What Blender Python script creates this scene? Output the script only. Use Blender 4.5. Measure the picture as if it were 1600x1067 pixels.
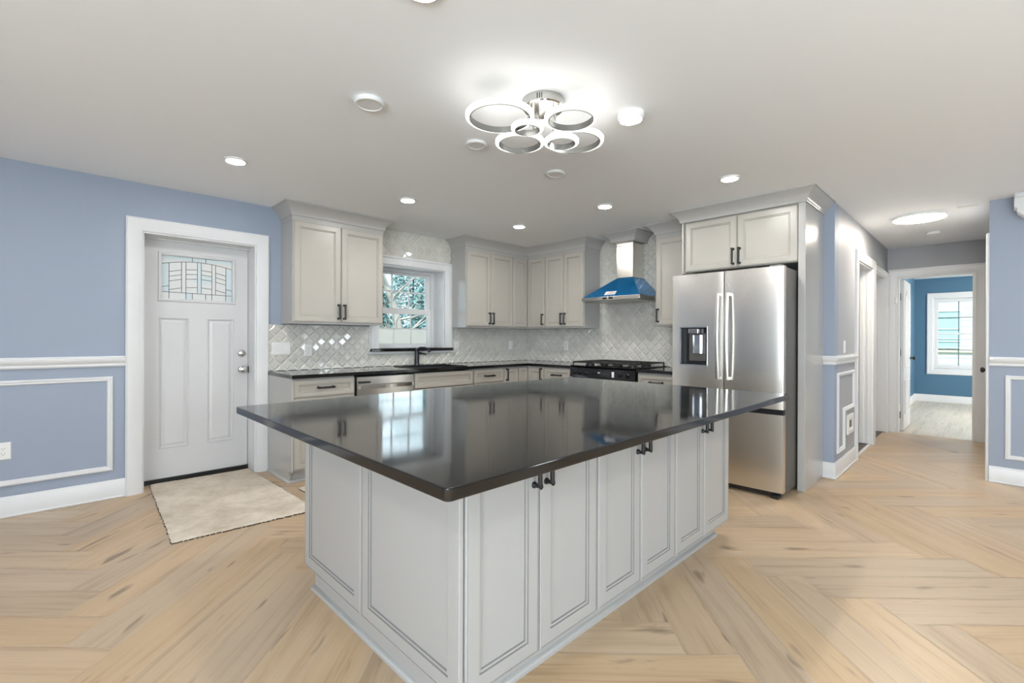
import bpy, bmesh, math, random
from mathutils import Vector, Matrix

random.seed(7)
for o in list(bpy.data.objects):
    bpy.data.objects.remove(o)
S = bpy.context.scene
COL = S.collection
PI = math.pi

# ------------------------------------------------------------------ camera
CH = 1.233
yaw, pit, rol = math.radians(45.583), math.radians(-0.058), math.radians(0.204)
fw = Vector((math.cos(yaw)*math.cos(pit), math.sin(yaw)*math.cos(pit), math.sin(pit)))
r0 = Vector((math.sin(yaw), -math.cos(yaw), 0)); u0 = r0.cross(fw)
rt = r0*math.cos(rol)+u0*math.sin(rol); up = -r0*math.sin(rol)+u0*math.cos(rol)
cd = bpy.data.cameras.new('camera')
cd.sensor_width = 36; cd.lens = 728.422/1600*36; cd.shift_y = -4.908/1600; cd.clip_start = 0.05; cd.clip_end = 200
cam = bpy.data.objects.new('camera', cd); COL.objects.link(cam)
cam.matrix_world = Matrix(((rt.x, up.x, -fw.x, 0), (rt.y, up.y, -fw.y, 0), (rt.z, up.z, -fw.z, CH), (0, 0, 0, 1)))
S.camera = cam

# ------------------------------------------------------------------ world, exposure, window light
W = bpy.data.worlds.new('sky'); S.world = W; W.use_nodes = True
bg = W.node_tree.nodes['Background']
bg.inputs[0].default_value = (0.74, 0.89, 0.98, 1); bg.inputs[1].default_value = 1.0
S.view_settings.view_transform = 'Standard'; S.view_settings.look = 'None'
S.view_settings.gamma = 1; S.view_settings.use_curve_mapping = False
S.view_settings.exposure = 0.90
try:
    S.cycles.use_denoising = True; S.cycles.max_bounces = 10; S.cycles.diffuse_bounces = 6
    S.cycles.glossy_bounces = 5; S.cycles.transparent_max_bounces = 12; S.cycles.sample_clamp_indirect = 6
    S.cycles.caustics_reflective = False; S.cycles.caustics_refractive = False
except Exception:
    pass

def area(name, loc, aim, sx, sy, power, color):
    l = bpy.data.lights.new(name, 'AREA'); l.shape = 'RECTANGLE'; l.size = sx; l.size_y = sy
    l.energy = power; l.color = color
    o = bpy.data.objects.new(name, l); COL.objects.link(o); o.location = loc
    o.rotation_euler = Vector(aim).to_track_quat('-Z', 'Y').to_euler()
    return o
DAY = (0.84, 0.93, 1.0)
WARM = (1.0, 0.97, 0.92)
# area lamps at added, unseen windows behind the camera, aimed up as fill light
area('daylight', (-3.28, -0.48, 1.40), (1, 0, 1.0), 1.25, 1.6, 114, DAY)
area('daylight', (-3.28, -2.35, 1.40), (1, 0, 1.0), 1.2, 1.6, 114, DAY)
area('daylight', (0.6, -3.28, 1.25), (0, 1, 1.0), 1.9, 2.0, 60, DAY)
area('daylight', (5.15, -3.28, 1.40), (0, 1, 0.3), 0.5, 0.55, 9, DAY)
sun = bpy.data.lights.new('sun', 'SUN'); sun.energy = 2.6; sun.angle = math.radians(1.5); sun.color = (1.0, 0.95, 0.88)
so_ = bpy.data.objects.new('sun', sun); COL.objects.link(so_); so_.location = (-10, -8, 14)
so_.rotation_euler = Vector((1.0, 0.8, -1.35)).to_track_quat('-Z', 'Y').to_euler()
# daylight through the side window of the blue room, through the kitchen window
area('daylight', (10.3, -1.78, 1.4), (0, 1, 0), 1.4, 1.4, 90, WARM)

area('daylight', (2.96, 5.02, 1.62), (0, -1, 0), 0.75, 0.85, 2.3, DAY)

# ------------------------------------------------------------------ materials
def nodes(name):
    m = bpy.data.materials.new(name); m.use_nodes = True
    nt = m.node_tree; b = nt.nodes['Principled BSDF']
    return m, nt, b
def mat(name, col, rough=0.5, metal=0.0, ior=None, bump=0, bscale=200, coat=0, aniso=0):
    m, nt, b = nodes(name)
    b.inputs['Base Color'].default_value = (*col, 1); b.inputs['Roughness'].default_value = rough
    b.inputs['Metallic'].default_value = metal
    if ior: b.inputs['IOR'].default_value = ior
    if coat: b.inputs['Coat Weight'].default_value = coat; b.inputs['Coat Roughness'].default_value = 0.05
    tc = nt.nodes.new('ShaderNodeTexCoord'); n = nt.nodes.new('ShaderNodeTexNoise')
    n.inputs['Scale'].default_value = bscale
    nt.links.new(tc.outputs['Object'], n.inputs['Vector'])
    if bump:
        bp = nt.nodes.new('ShaderNodeBump'); bp.inputs['Strength'].default_value = bump; bp.inputs['Distance'].default_value = 0.002
        nt.links.new(n.outputs['Fac'], bp.inputs['Height']); nt.links.new(bp.outputs['Normal'], b.inputs['Normal'])
    else:
        mr = nt.nodes.new('ShaderNodeMapRange'); mr.inputs['To Min'].default_value = max(0, rough-0.03); mr.inputs['To Max'].default_value = rough+0.03
        nt.links.new(n.outputs['Fac'], mr.inputs['Value']); nt.links.new(mr.outputs['Result'], b.inputs['Roughness'])
    return m
def glow(name, col, strength):
    m, nt, b = nodes(name)
    b.inputs['Base Color'].default_value = (*col, 1)
    b.inputs['Emission Color'].default_value = (*col, 1); b.inputs['Emission Strength'].default_value = strength
    return m
def brushed(name, col, rough, vertical=True, metal=1.0):
    m, nt, b = nodes(name)
    b.inputs['Metallic'].default_value = metal
    tc = nt.nodes.new('ShaderNodeTexCoord'); mp = nt.nodes.new('ShaderNodeMapping'); n = nt.nodes.new('ShaderNodeTexNoise')
    mp.inputs['Scale'].default_value = (6, 6, 600) if not vertical else (300, 300, 3)
    n.inputs['Scale'].default_value = 1.0; n.inputs['Detail'].default_value = 3
    nt.links.new(tc.outputs['Object'], mp.inputs['Vector']); nt.links.new(mp.outputs['Vector'], n.inputs['Vector'])
    mr = nt.nodes.new('ShaderNodeMapRange'); mr.inputs['To Min'].default_value = rough-0.012; mr.inputs['To Max'].default_value = rough+0.016
    nt.links.new(n.outputs['Fac'], mr.inputs['Value']); nt.links.new(mr.outputs['Result'], b.inputs['Roughness'])
    b.inputs['Base Color'].default_value = (*col, 1)
    return m

M = {}
M['blue'] = mat('blue_grey_paint', (0.280, 0.323, 0.400), 0.55, bump=0.06, bscale=350)
M['hallgrey'] = mat('hall_grey', (0.345, 0.355, 0.375), 0.5, bump=0.06, bscale=350)  # hall walls take a greyer colour than the other walls
M['deepblue'] = mat('deep_blue_paint', (0.062, 0.15, 0.235), 0.5, bump=0.06, bscale=350)
M['white'] = mat('white_trim_paint', (0.66, 0.665, 0.665), 0.32)
M['ceil'] = mat('ceiling_paint', (0.86, 0.885, 0.91), 0.8, bump=0.05, bscale=250)
M['doorw'] = mat('white_door_paint', (0.57, 0.57, 0.57), 0.36)
M['greige'] = mat('greige_cabinet_paint', (0.41, 0.385, 0.34), 0.30)
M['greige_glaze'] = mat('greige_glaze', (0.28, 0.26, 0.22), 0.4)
M['greyside'] = mat('grey_cabinet_side', (0.41, 0.40, 0.38), 0.22)
M['island'] = mat('pale_island_paint', (0.38, 0.376, 0.363), 0.30)
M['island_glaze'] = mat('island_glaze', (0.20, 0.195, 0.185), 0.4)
M['black'] = mat('matt_black_metal', (0.010, 0.010, 0.011), 0.35)
M['blackp'] = mat('black_plastic', (0.012, 0.012, 0.014), 0.25)
M['blackglass'] = mat('black_glass', (0.006, 0.006, 0.008), 0.05)
M['iron'] = mat('cast_iron', (0.015, 0.015, 0.016), 0.45, bump=0.2, bscale=400)
M['sinkblack'] = mat('black_composite', (0.012, 0.012, 0.013), 0.4)
M['steel'] = brushed('brushed_steel', (0.80, 0.77, 0.715), 0.26)
M['steelh'] = brushed('brushed_steel_across', (0.68, 0.655, 0.615), 0.22, vertical=False)
M['pullsteel'] = mat('satin_steel_handle', (0.52, 0.50, 0.47), 0.34, metal=1)
M['chrome'] = mat('chrome', (0.78, 0.78, 0.78), 0.08, metal=1)
M['nickel'] = mat('satin_nickel', (0.55, 0.54, 0.52), 0.2, metal=1)
M['case'] = mat('grey_fridge_case', (0.085, 0.08, 0.072), 0.4)
M['bluefilm'] = mat('blue_protective_film', (0.0, 0.24, 0.60), 0.20, metal=0.75, coat=0.4)
M['hoodunder'] = mat('hood_filter_metal', (0.45, 0.44, 0.42), 0.3, metal=1)
M['sticker'] = mat('white_sticker', (0.8, 0.78, 0.77), 0.5)
M['stickerink'] = mat('sticker_ink', (0.6, 0.32, 0.30), 0.5)
M['plate'] = mat('white_plastic_plate', (0.74, 0.74, 0.72), 0.3)
M['slot'] = mat('dark_slot', (0.03, 0.03, 0.03), 0.5)
M['disc'] = mat('white_disc_plastic', (0.74, 0.74, 0.73), 0.4)
M['lens'] = glow('lit_lens', (1.0, 0.98, 0.95), 165)
M['hall_lens'] = glow('lit_hall_lens', (1.0, 0.90, 0.77), 42)
M['ringlight'] = glow('lit_ring', (1.0, 0.97, 0.91), 3.2)
M['ringmetal'] = mat('ring_metal', (0.22, 0.22, 0.21), 0.35, metal=0.8)
M['grout'] = mat('pale_grout', (0.52, 0.43, 0.32), 0.8)
M['tilegrout'] = mat('tile_grout', (0.66, 0.65, 0.61), 0.7)
M['darkfloor'] = mat('dark_floor', (0.06, 0.045, 0.04), 0.4)
M['fence'] = mat('pale_fence', (0.60, 0.545, 0.52), 0.6)
M['leaf'] = mat('blue_green_leaves', (0.09, 0.25, 0.24), 0.5)
M['leaf2'] = mat('pale_leaves', (0.17, 0.34, 0.34), 0.5)
M['bark'] = mat('pale_bark', (0.55, 0.52, 0.48), 0.8, bump=0.5, bscale=30)
M['twig'] = mat('dark_twig', (0.16, 0.14, 0.12), 0.8)
M['grass'] = mat('lawn', (0.16, 0.24, 0.12), 0.9)
M['siding'] = mat('pale_siding', (0.80, 0.77, 0.83), 0.6)
M['paleaqua'] = mat('pale_aqua_window', (0.50, 0.70, 0.76), 0.2)
M['cream'] = mat('cream_trim', (0.82, 0.78, 0.62), 0.5)
M['wallout'] = mat('outer_wall', (0.6, 0.6, 0.6), 0.8)

# polished black stone
m, nt, b = nodes('polished_black_stone'); M['stone'] = m
b.inputs['IOR'].default_value = 1.57; b.inputs['Roughness'].default_value = 0.075
tc = nt.nodes.new('ShaderNodeTexCoord'); n1 = nt.nodes.new('ShaderNodeTexNoise'); n1.inputs['Scale'].default_value = 160; n1.inputs['Detail'].default_value = 4
cr = nt.nodes.new('ShaderNodeValToRGB'); cr.color_ramp.elements[0].color = (0.003, 0.003, 0.003, 1); cr.color_ramp.elements[1].color = (0.012, 0.011, 0.010, 1)
nt.links.new(tc.outputs['Object'], n1.inputs['Vector']); nt.links.new(n1.outputs['Fac'], cr.inputs['Fac']); nt.links.new(cr.outputs['Color'], b.inputs['Base Color'])
n2 = nt.nodes.new('ShaderNodeTexNoise'); n2.inputs['Scale'].default_value = 3.5; n2.inputs['Detail'].default_value = 5
mr = nt.nodes.new('ShaderNodeMapRange'); mr.inputs['From Min'].default_value = 0.35; mr.inputs['From Max'].default_value = 0.7; mr.inputs['To Min'].default_value = 0.05; mr.inputs['To Max'].default_value = 0.11
nt.links.new(tc.outputs['Object'], n2.inputs['Vector']); nt.links.new(n2.outputs['Fac'], mr.inputs['Value']); nt.links.new(mr.outputs['Result'], b.inputs['Roughness'])

# glossy wall tile
m, nt, b = nodes('glossy_lozenge_tile'); M['tile'] = m
b.inputs['Roughness'].default_value = 0.07; b.inputs['IOR'].default_value = 1.6
at = nt.nodes.new('ShaderNodeAttribute'); at.attribute_name = 'rnd'
cr = nt.nodes.new('ShaderNodeValToRGB'); cr.color_ramp.elements[0].color = (0.55, 0.535, 0.485, 1); cr.color_ramp.elements[1].color = (0.63, 0.615, 0.56, 1)
nt.links.new(at.outputs['Fac'], cr.inputs['Fac']); nt.links.new(cr.outputs['Color'], b.inputs['Base Color'])

# herringbone planks: grain runs along each plank (u), every plank has its own random offset
def plank_mat(name, light, mid, dark, knot):
    m, nt, b = nodes(name); N = nt.nodes.new; Lk = nt.links.new
    uv = N('ShaderNodeUVMap'); uv.uv_map = 'grain'
    at = N('ShaderNodeAttribute'); at.attribute_name = 'rnd'
    sep = N('ShaderNodeSeparateColor'); Lk(at.outputs['Color'], sep.inputs['Color'])
    off = N('ShaderNodeVectorMath'); off.operation = 'SCALE'; off.inputs['Scale'].default_value = 37.0; Lk(at.outputs['Color'], off.inputs[0])
    add = N('ShaderNodeVectorMath'); add.operation = 'ADD'; Lk(uv.outputs['UV'], add.inputs[0]); Lk(off.outputs['Vector'], add.inputs[1])
    def noise(sx, sy, detail, rough=0.6, dist=0.0):
        mp = N('ShaderNodeMapping'); mp.inputs['Scale'].default_value = (sx, sy, 1); Lk(add.outputs['Vector'], mp.inputs['Vector'])
        n = N('ShaderNodeTexNoise'); n.inputs['Scale'].default_value = 1; n.inputs['Detail'].default_value = detail; n.inputs['Roughness'].default_value = rough; n.inputs['Distortion'].default_value = dist
        Lk(mp.outputs['Vector'], n.inputs['Vector']); return n
    g1 = noise(0.9, 20, 6, 0.6, 0.6); g2 = noise(4, 130, 3, 0.5)
    cr = N('ShaderNodeValToRGB'); e = cr.color_ramp.elements
    e[0].position = 0.37; e[0].color = (*dark, 1); e[1].position = 0.62; e[1].color = (*light, 1)
    k = e.new(0.48); k.color = (*mid, 1)
    mixf = N('ShaderNodeMath'); mixf.operation = 'MULTIPLY_ADD'; mixf.inputs[1].default_value = 0.25; Lk(g2.outputs['Fac'], mixf.inputs[0])
    sc = N('ShaderNodeMath'); sc.operation = 'MULTIPLY'; sc.inputs[1].default_value = 0.75; Lk(g1.outputs['Fac'], sc.inputs[0]); Lk(sc.outputs[0], mixf.inputs[2])
    Lk(mixf.outputs[0], cr.inputs['Fac'])
    # per plank tone
    hsv = N('ShaderNodeHueSaturation'); Lk(cr.outputs['Color'], hsv.inputs['Color'])
    v = N('ShaderNodeMapRange'); v.inputs['To Min'].default_value = 0.92; v.inputs['To Max'].default_value = 1.07; Lk(sep.outputs['Red'], v.inputs['Value']); Lk(v.outputs['Result'], hsv.inputs['Value'])
    v2 = N('ShaderNodeMapRange'); v2.inputs['To Min'].default_value = 0.9; v2.inputs['To Max'].default_value = 1.1; Lk(sep.outputs['Green'], v2.inputs['Value']); Lk(v2.outputs['Result'], hsv.inputs['Saturation'])
    # knots and dark streaks
    kn = noise(3.2, 13, 2, 0.5, 0.3)
    kr = N('ShaderNodeMapRange'); kr.inputs['From Min'].default_value = 0.665; kr.inputs['From Max'].default_value = 0.75; Lk(kn.outputs['Fac'], kr.inputs['Value'])
    mx = N('ShaderNodeMix'); mx.data_type = 'RGBA'; Lk(kr.outputs['Result'], mx.inputs[0]); Lk(hsv.outputs['Color'], mx.inputs[6]); mx.inputs[7].default_value = (*knot, 1)
    Lk(mx.outputs[2], b.inputs['Base Color'])
    b.inputs['Roughness'].default_value = 0.36
    bp = N('ShaderNodeBump'); bp.inputs['Strength'].default_value = 0.08; bp.inputs['Distance'].default_value = 0.002; Lk(g2.outputs['Fac'], bp.inputs['Height']); Lk(bp.outputs['Normal'], b.inputs['Normal'])
    return m
M['plank'] = plank_mat('oak_plank', (0.490, 0.362, 0.236), (0.460, 0.335, 0.213), (0.385, 0.270, 0.165), (0.24, 0.17, 0.11))
M['paleplank'] = plank_mat('pale_tile_plank', (0.62, 0.56, 0.46), (0.55, 0.49, 0.40), (0.45, 0.40, 0.32), (0.36, 0.31, 0.25))

# carpet mat
m, nt, b = nodes('beige_carpet_pile'); M['carpet'] = m
b.inputs['Roughness'].default_value = 0.95
tc = nt.nodes.new('ShaderNodeTexCoord'); n1 = nt.nodes.new('ShaderNodeTexNoise'); n1.inputs['Scale'].default_value = 3.2; n1.inputs['Detail'].default_value = 8; n1.inputs['Roughness'].default_value = 0.75
cr = nt.nodes.new('ShaderNodeValToRGB'); e = cr.color_ramp.elements; e[0].position = 0.33; e[0].color = (0.46, 0.385, 0.29, 1); e[1].position = 0.6; e[1].color = (0.68, 0.605, 0.505, 1)
nt.links.new(tc.outputs['Object'], n1.inputs['Vector']); nt.links.new(n1.outputs['Fac'], cr.inputs['Fac']); nt.links.new(cr.outputs['Color'], b.inputs['Base Color'])
n3 = nt.nodes.new('ShaderNodeTexNoise'); n3.inputs['Scale'].default_value = 260; bp = nt.nodes.new('ShaderNodeBump'); bp.inputs['Strength'].default_value = 0.7; bp.inputs['Distance'].default_value = 0.004
nt.links.new(tc.outputs['Object'], n3.inputs['Vector']); nt.links.new(n3.outputs['Fac'], bp.inputs['Height']); nt.links.new(bp.outputs['Normal'], b.inputs['Normal'])
M['burlap'] = mat('dark_backing', (0.07, 0.055, 0.04), 0.9)

# clear pane: mostly transparent with a fresnel reflection
def pane_mat(name, tint, extra=0.0):
    m = bpy.data.materials.new(name); m.use_nodes = True; nt = m.node_tree
    for n in list(nt.nodes): nt.nodes.remove(n)
    out = nt.nodes.new('ShaderNodeOutputMaterial'); mx = nt.nodes.new('ShaderNodeMixShader')
    t = nt.nodes.new('ShaderNodeBsdfTransparent'); t.inputs[0].default_value = (*tint, 1)
    g = nt.nodes.new('ShaderNodeBsdfGlossy'); g.inputs['Roughness'].default_value = 0.02
    f = nt.nodes.new('ShaderNodeFresnel'); f.inputs[0].default_value = 1.45
    nt.links.new(f.outputs[0], mx.inputs[0]); nt.links.new(t.outputs[0], mx.inputs[1]); nt.links.new(g.outputs[0], mx.inputs[2]); nt.links.new(mx.outputs[0], out.inputs[0])
    return m
M['glass'] = pane_mat('window_glass', (0.93, 0.97, 0.98))
# textured door glass
m, nt, b = nodes('textured_door_glass'); M['doorglass'] = m
b.inputs['Base Color'].default_value = (0.78, 0.79, 0.77, 1); b.inputs['Roughness'].default_value = 0.2; b.inputs['Transmission Weight'].default_value = 0.2
m, nt, b = nodes('aqua_door_glass'); M['aquaglass'] = m
b.inputs['Base Color'].default_value = (0.68, 0.78, 0.81, 1); b.inputs['Roughness'].default_value = 0.12; b.inputs['Transmission Weight'].default_value = 0.2
M['caming'] = mat('lead_caming', (0.09, 0.09, 0.08), 0.4)

# ------------------------------------------------------------------ mesh building
def FY(y): return lambda u, v, w: (u, y-w, v)          # faces -Y, u = X, v = Z
def FYp(y): return lambda u, v, w: (u, y+w, v)         # faces +Y
def FX(x): return lambda u, v, w: (x-w, u, v)          # faces -X, u = Y, v = Z
def FXp(x): return lambda u, v, w: (x+w, u, v)
def FZ(z): return lambda u, v, w: (u, v, z+w)          # horizontal, w up
def FZd(z): return lambda u, v, w: (u, v, z-w)         # horizontal, w down

class MB:
    def __init__(s): s.v = []; s.f = []; s.m = []; s.sm = []
    def add(s, vs, fs, m=0, smooth=False):
        b = len(s.v); s.v += [tuple(p) for p in vs]
        for f in fs: s.f.append([b+i for i in f]); s.m.append(m); s.sm.append(smooth)
    def box(s, x0, x1, y0, y1, z0, z1, m=0):
        s.add([(x, y, z) for x in (x0, x1) for y in (y0, y1) for z in (z0, z1)],
              [(0, 1, 3, 2), (4, 6, 7, 5), (0, 4, 5, 1), (2, 3, 7, 6), (0, 2, 6, 4), (1, 5, 7, 3)], m)
        return s
    def fbox(s, F, u0, u1, v0, v1, w0, w1, m=0):
        s.add([F(u, v, w) for u in (u0, u1) for v in (v0, v1) for w in (w0, w1)],
              [(0, 1, 3, 2), (4, 6, 7, 5), (0, 4, 5, 1), (2, 3, 7, 6), (0, 2, 6, 4), (1, 5, 7, 3)], m)
        return s
    def prism(s, poly, F, w0, w1, m=0, smooth=False):
        n = len(poly)
        s.add([F(u, v, w0) for u, v in poly]+[F(u, v, w1) for u, v in poly],
              [tuple(range(n-1, -1, -1)), tuple(range(n, 2*n))], m)
        b = len(s.v)-2*n
        for i in range(n):
            j = (i+1) % n; s.f.append([b+i, b+j, b+n+j, b+n+i]); s.m.append(m); s.sm.append(smooth)
        return s
    def sweep(s, prof, path, F, closed=False, m=0, smooth=False, side=1):
        """prof: (a, w) pairs, a = offset to one side of the path, w = off the plane"""
        n = len(path); k = len(prof); vs = []
        for i in range(n):
            p = Vector(path[i])
            if closed or 0 < i < n-1:
                d0 = (p-Vector(path[i-1])).normalized(); d1 = (Vector(path[(i+1) % n])-p).normalized()
            elif i == 0: d0 = d1 = (Vector(path[1])-p).normalized()
            else: d0 = d1 = (p-Vector(path[i-1])).normalized()
            n0 = Vector((-d0.y, d0.x))*side; n1 = Vector((-d1.y, d1.x))*side
            mi = (n0+n1); mi = mi/max(1e-6, mi.dot(n0))
            for a, w in prof: vs.append(F(p.x+mi.x*a, p.y+mi.y*a, w))
        fs = []
        for i in range(n if closed else n-1):
            j = (i+1) % n
            for q in range(k):
                r = (q+1) % k; fs.append((i*k+q, j*k+q, j*k+r, i*k+r))
        if not closed: fs += [tuple(range(k-1, -1, -1)), tuple((n-1)*k+q for q in range(k))]
        s.add(vs, fs, m, smooth); return s
    def rings(s, F, u0, u1, v0, v1, prof):
        """closed raised slab: prof = (inset, w, material of the strip that ends here)"""
        vs = []; fs = []; ms = []
        for ins, w, mm in prof:
            vs += [F(u0+ins, v0+ins, w), F(u1-ins, v0+ins, w), F(u1-ins, v1-ins, w), F(u0+ins, v1-ins, w)]
        fs.append((3, 2, 1, 0)); ms.append(0)
        for i in range(1, len(prof)):
            for q in range(4):
                r = (q+1) % 4; fs.append(((i-1)*4+q, (i-1)*4+r, i*4+r, i*4+q)); ms.append(prof[i][2])
        e = (len(prof)-1)*4; fs.append((e, e+1, e+2, e+3)); ms.append(0)
        b = len(s.v); s.v += vs
        for f, mm in zip(fs, ms): s.f.append([b+i for i in f]); s.m.append(mm); s.sm.append(False)
        return s
    def tube(s, pts, r, n=10, m=0, cap=True):
        pts = [Vector(p) for p in pts]; R = r if isinstance(r, (list, tuple)) else [r]*len(pts)
        t = (pts[1]-pts[0]).normalized(); a = t.orthogonal().normalized(); vs = []
        for i, p in enumerate(pts):
            if i == 0: tt = (pts[1]-p).normalized()
            elif i == len(pts)-1: tt = (p-pts[i-1]).normalized()
            else: tt = ((p-pts[i-1]).normalized()+(pts[i+1]-p).normalized()).normalized()
            a = (a-tt*a.dot(tt)).normalized(); bb = tt.cross(a)
            for k in range(n):
                q = 2*PI*k/n; vs.append(p+(a*math.cos(q)+bb*math.sin(q))*R[i])
        fs = [(i*n+k, i*n+(k+1) % n, (i+1)*n+(k+1) % n, (i+1)*n+k) for i in range(len(pts)-1) for k in range(n)]
        if cap: fs += [tuple(range(n-1, -1, -1)), tuple((len(pts)-1)*n+k for k in range(n))]
        s.add(vs, fs, m, True); return s
    def lathe(s, prof, F, c, n=40, m=0, closed=False):
        """prof: (r, w); F plane map, c = (u, v) centre"""
        k = len(prof); vs = []
        for i in range(n):
            q = 2*PI*i/n
            for r, w in prof: vs.append(F(c[0]+r*math.cos(q), c[1]+r*math.sin(q), w))
        fs = []
        for i in range(n):
            j = (i+1) % n
            for q in range(k if closed else k-1):
                r = (q+1) % k; fs.append((i*k+q, j*k+q, j*k+r, i*k+r))
        if not closed:
            fs += [tuple(i*k for i in range(n-1, -1, -1)), tuple(i*k+k-1 for i in range(n))]
        s.add(vs, fs, m, True); return s
    def build(s, name, mats, parent=None, bevel=0, seg=2, recalc=True):
        me = bpy.data.meshes.new(name)
        L = ORG.get(parent.name, Vector((0, 0, 0))) if parent else Vector((0, 0, 0))
        me.from_pydata([tuple(Vector(p)-L) for p in s.v], [], s.f)
        mats = mats if isinstance(mats, (list, tuple)) else [mats]
        for mm in mats: me.materials.append(M[mm])
        for p, mm, sm in zip(me.polygons, s.m, s.sm): p.material_index = mm; p.use_smooth = sm
        if recalc:
            bm = bmesh.new(); bm.from_mesh(me); bmesh.ops.recalc_face_normals(bm, faces=bm.faces); bm.to_mesh(me); bm.free()
        if any(s.sm):
            me.set_sharp_from_angle(angle=math.radians(38))
        o = bpy.data.objects.new(name, me); COL.objects.link(o)
        if parent: o.parent = parent; ORG[o.name] = L
        if bevel:
            md = o.modifiers.new('soft_edges', 'BEVEL'); md.width = bevel; md.segments = seg; md.limit_method = 'ANGLE'; md.angle_limit = math.radians(40)
        return o
ORG = {}
def tag(o, label, cat, group=None, kind=None):
    o['label'] = label; o['category'] = cat
    if group: o['group'] = group
    if kind: o['kind'] = kind
    return o
def thing(name, label, cat, loc, group=None, kind=None):
    o = bpy.data.objects.new(name, None); COL.objects.link(o); o.location = loc; o.empty_display_size = 0.1
    ORG[o.name] = Vector(loc)
    return tag(o, label, cat, group, kind)
def struct(name, mb, mats, label, cat, parent=None, bevel=0):
    o = mb.build(name, mats, parent, bevel)
    if not parent: tag(o, label, cat, None, 'structure')
    return o
def arc(cx, cy, r, a0, a1, n):
    return [(cx+r*math.cos(math.radians(a0+(a1-a0)*i/n)), cy+r*math.sin(math.radians(a0+(a1-a0)*i/n))) for i in range(n+1)]
def roundrect(x0, x1, y0, y1, r, n=6):
    return arc(x1-r, y1-r, r, 0, 90, n)+arc(x0+r, y1-r, r, 90, 180, n)+arc(x0+r, y0+r, r, 180, 270, n)+arc(x1-r, y0+r, r, 270, 360, n)

# ------------------------------------------------------------------ measures (metres; camera stands at the origin)
SY = 4.668          # kitchen sink wall
RX = 4.90           # range wall
HY = 0.945          # hall, left side
EX = 7.98           # hall, end wall
BX = 5.80           # blue wall right of the hall
CZ = 2.44

# ------------------------------------------------------------------ floor
def clip(poly, x0, x1, y0, y1):
    for ax, lim, sg in ((0, x0, 1), (0, x1, -1), (1, y0, 1), (1, y1, -1)):
        out = []
        for i in range(len(poly)):
            a, c = poly[i-1], poly[i]
            da, dc = sg*(a[ax]-lim), sg*(c[ax]-lim)
            if (da >= 0) != (dc >= 0):
                t = da/(da-dc); out.append((a[0]+(c[0]-a[0])*t, a[1]+(c[1]-a[1])*t))
            if dc >= 0: out.append(c)
        poly = out
        if len(poly) < 3: return None
    return poly
def planks(name, matname, pieces, z, parent):
    """pieces: (list of (x, y), function (x, y) -> uv)"""
    me = bpy.data.meshes.new(name); vs = []; fs = []; uvs = []; cols = []
    for poly, fuv in pieces:
        b0 = len(vs); vs += [(x, y, z) for x, y in poly]; fs.append(list(range(b0, b0+len(poly))))
        c = (random.random(), random.random(), random.random(), 1)
        uvs += [fuv(x, y) for x, y in poly]; cols += [c]*len(poly)
    me.from_pydata(vs, [], fs); me.materials.append(M[matname])
    me.uv_layers.new(name='grain'); me.color_attributes.new('rnd', 'FLOAT_COLOR', 'CORNER')
    ul = me.uv_layers['grain']; ca = me.color_attributes['rnd']
    li = 0
    for p in me.polygons:
        for l in p.loop_indices:
            ul.data[l].uv = uvs[me.loops[l].vertex_index]; ca.data[l].color = cols[me.loops[l].vertex_index]
    me.update()
    bm = bmesh.new(); bm.from_mesh(me)
    for f in bm.faces:
        if f.normal.z < 0: f.normal_flip()
    bm.to_mesh(me); bm.free()
    o = bpy.data.objects.new(name, me); COL.objects.link(o); o.parent = parent
    return o
fl = MB().box(-3.4, EX+0.02, -3.4, 4.94, -0.08, -0.0012)
floor = struct('floor', fl, 'grout', 'herringbone floor of pale oak look planks', 'floor')
WD, g = 0.205, 0.0017
s2 = math.sqrt(0.5)
def xy(u, v):
    U = (u+0.25)*WD; V = (v-0.10)*WD
    return ((U+V)*s2, (V-U)*s2)
pieces = []
for i in range(-60, 60):
    for j in range(-12, 12):
        for (u0, u1, v0, v1, hor) in ((-3+i+6*j, 3+i+6*j, 9-i+6*j, 10-i+6*j, True), (3+i+6*j, 4+i+6*j, 9-i+6*j, 15-i+6*j, False)):
            e = g/WD
            q = [xy(u0+e, v0+e), xy(u1-e, v0+e), xy(u1-e, v1-e), xy(u0+e, v1-e)]
            if max(p[0] for p in q) < -3.3 or min(p[0] for p in q) > EX or max(p[1] for p in q) < -3.3 or min(p[1] for p in q) > 4.9: continue
            q = clip(q, -3.3, EX, -3.3, 4.9)
            if not q: continue
            if hor: f = lambda x, y: ((x-y)*s2, (x+y)*s2)
            else: f = lambda x, y: ((x+y)*s2, (x-y)*s2)
            pieces.append((q, f))
planks('floorboards', 'plank', pieces, 0.0, floor)

# ------------------------------------------------------------------ room shell
struct('ceiling', MB().box(-3.4, 12.7, -3.4, 4.94, CZ, CZ+0.1), 'ceil', 'smooth white ceiling over kitchen and hall', 'ceiling')
DX0, DX1, DZ = 0.490, 1.308, 2.065      # entrance door opening
WX0, WX1, WZ0, WZ1 = 2.525, 3.405, 1.11, 2.045   # kitchen window opening
w = MB()
w.box(-3.4, DX0, SY, 4.93, 0, CZ).box(DX0, DX1, SY, 4.93, DZ, CZ).box(DX1, WX0, SY, 4.93, 0, CZ)
w.box(WX0, WX1, SY, 4.93, 0, WZ0).box(WX0, WX1, SY, 4.93, WZ1, CZ).box(WX1, RX+0.15, SY, 4.93, 0, CZ)
wall_left = struct('wall_left', w, 'blue', 'blue grey painted wall with the entrance door', 'wall')
wall_back = struct('wall_back', MB().box(RX, RX+0.15, HY, SY, 0, CZ), 'blue', 'wall behind the range and fridge', 'wall')
w = MB()                                                             # hall left with two doorways
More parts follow.
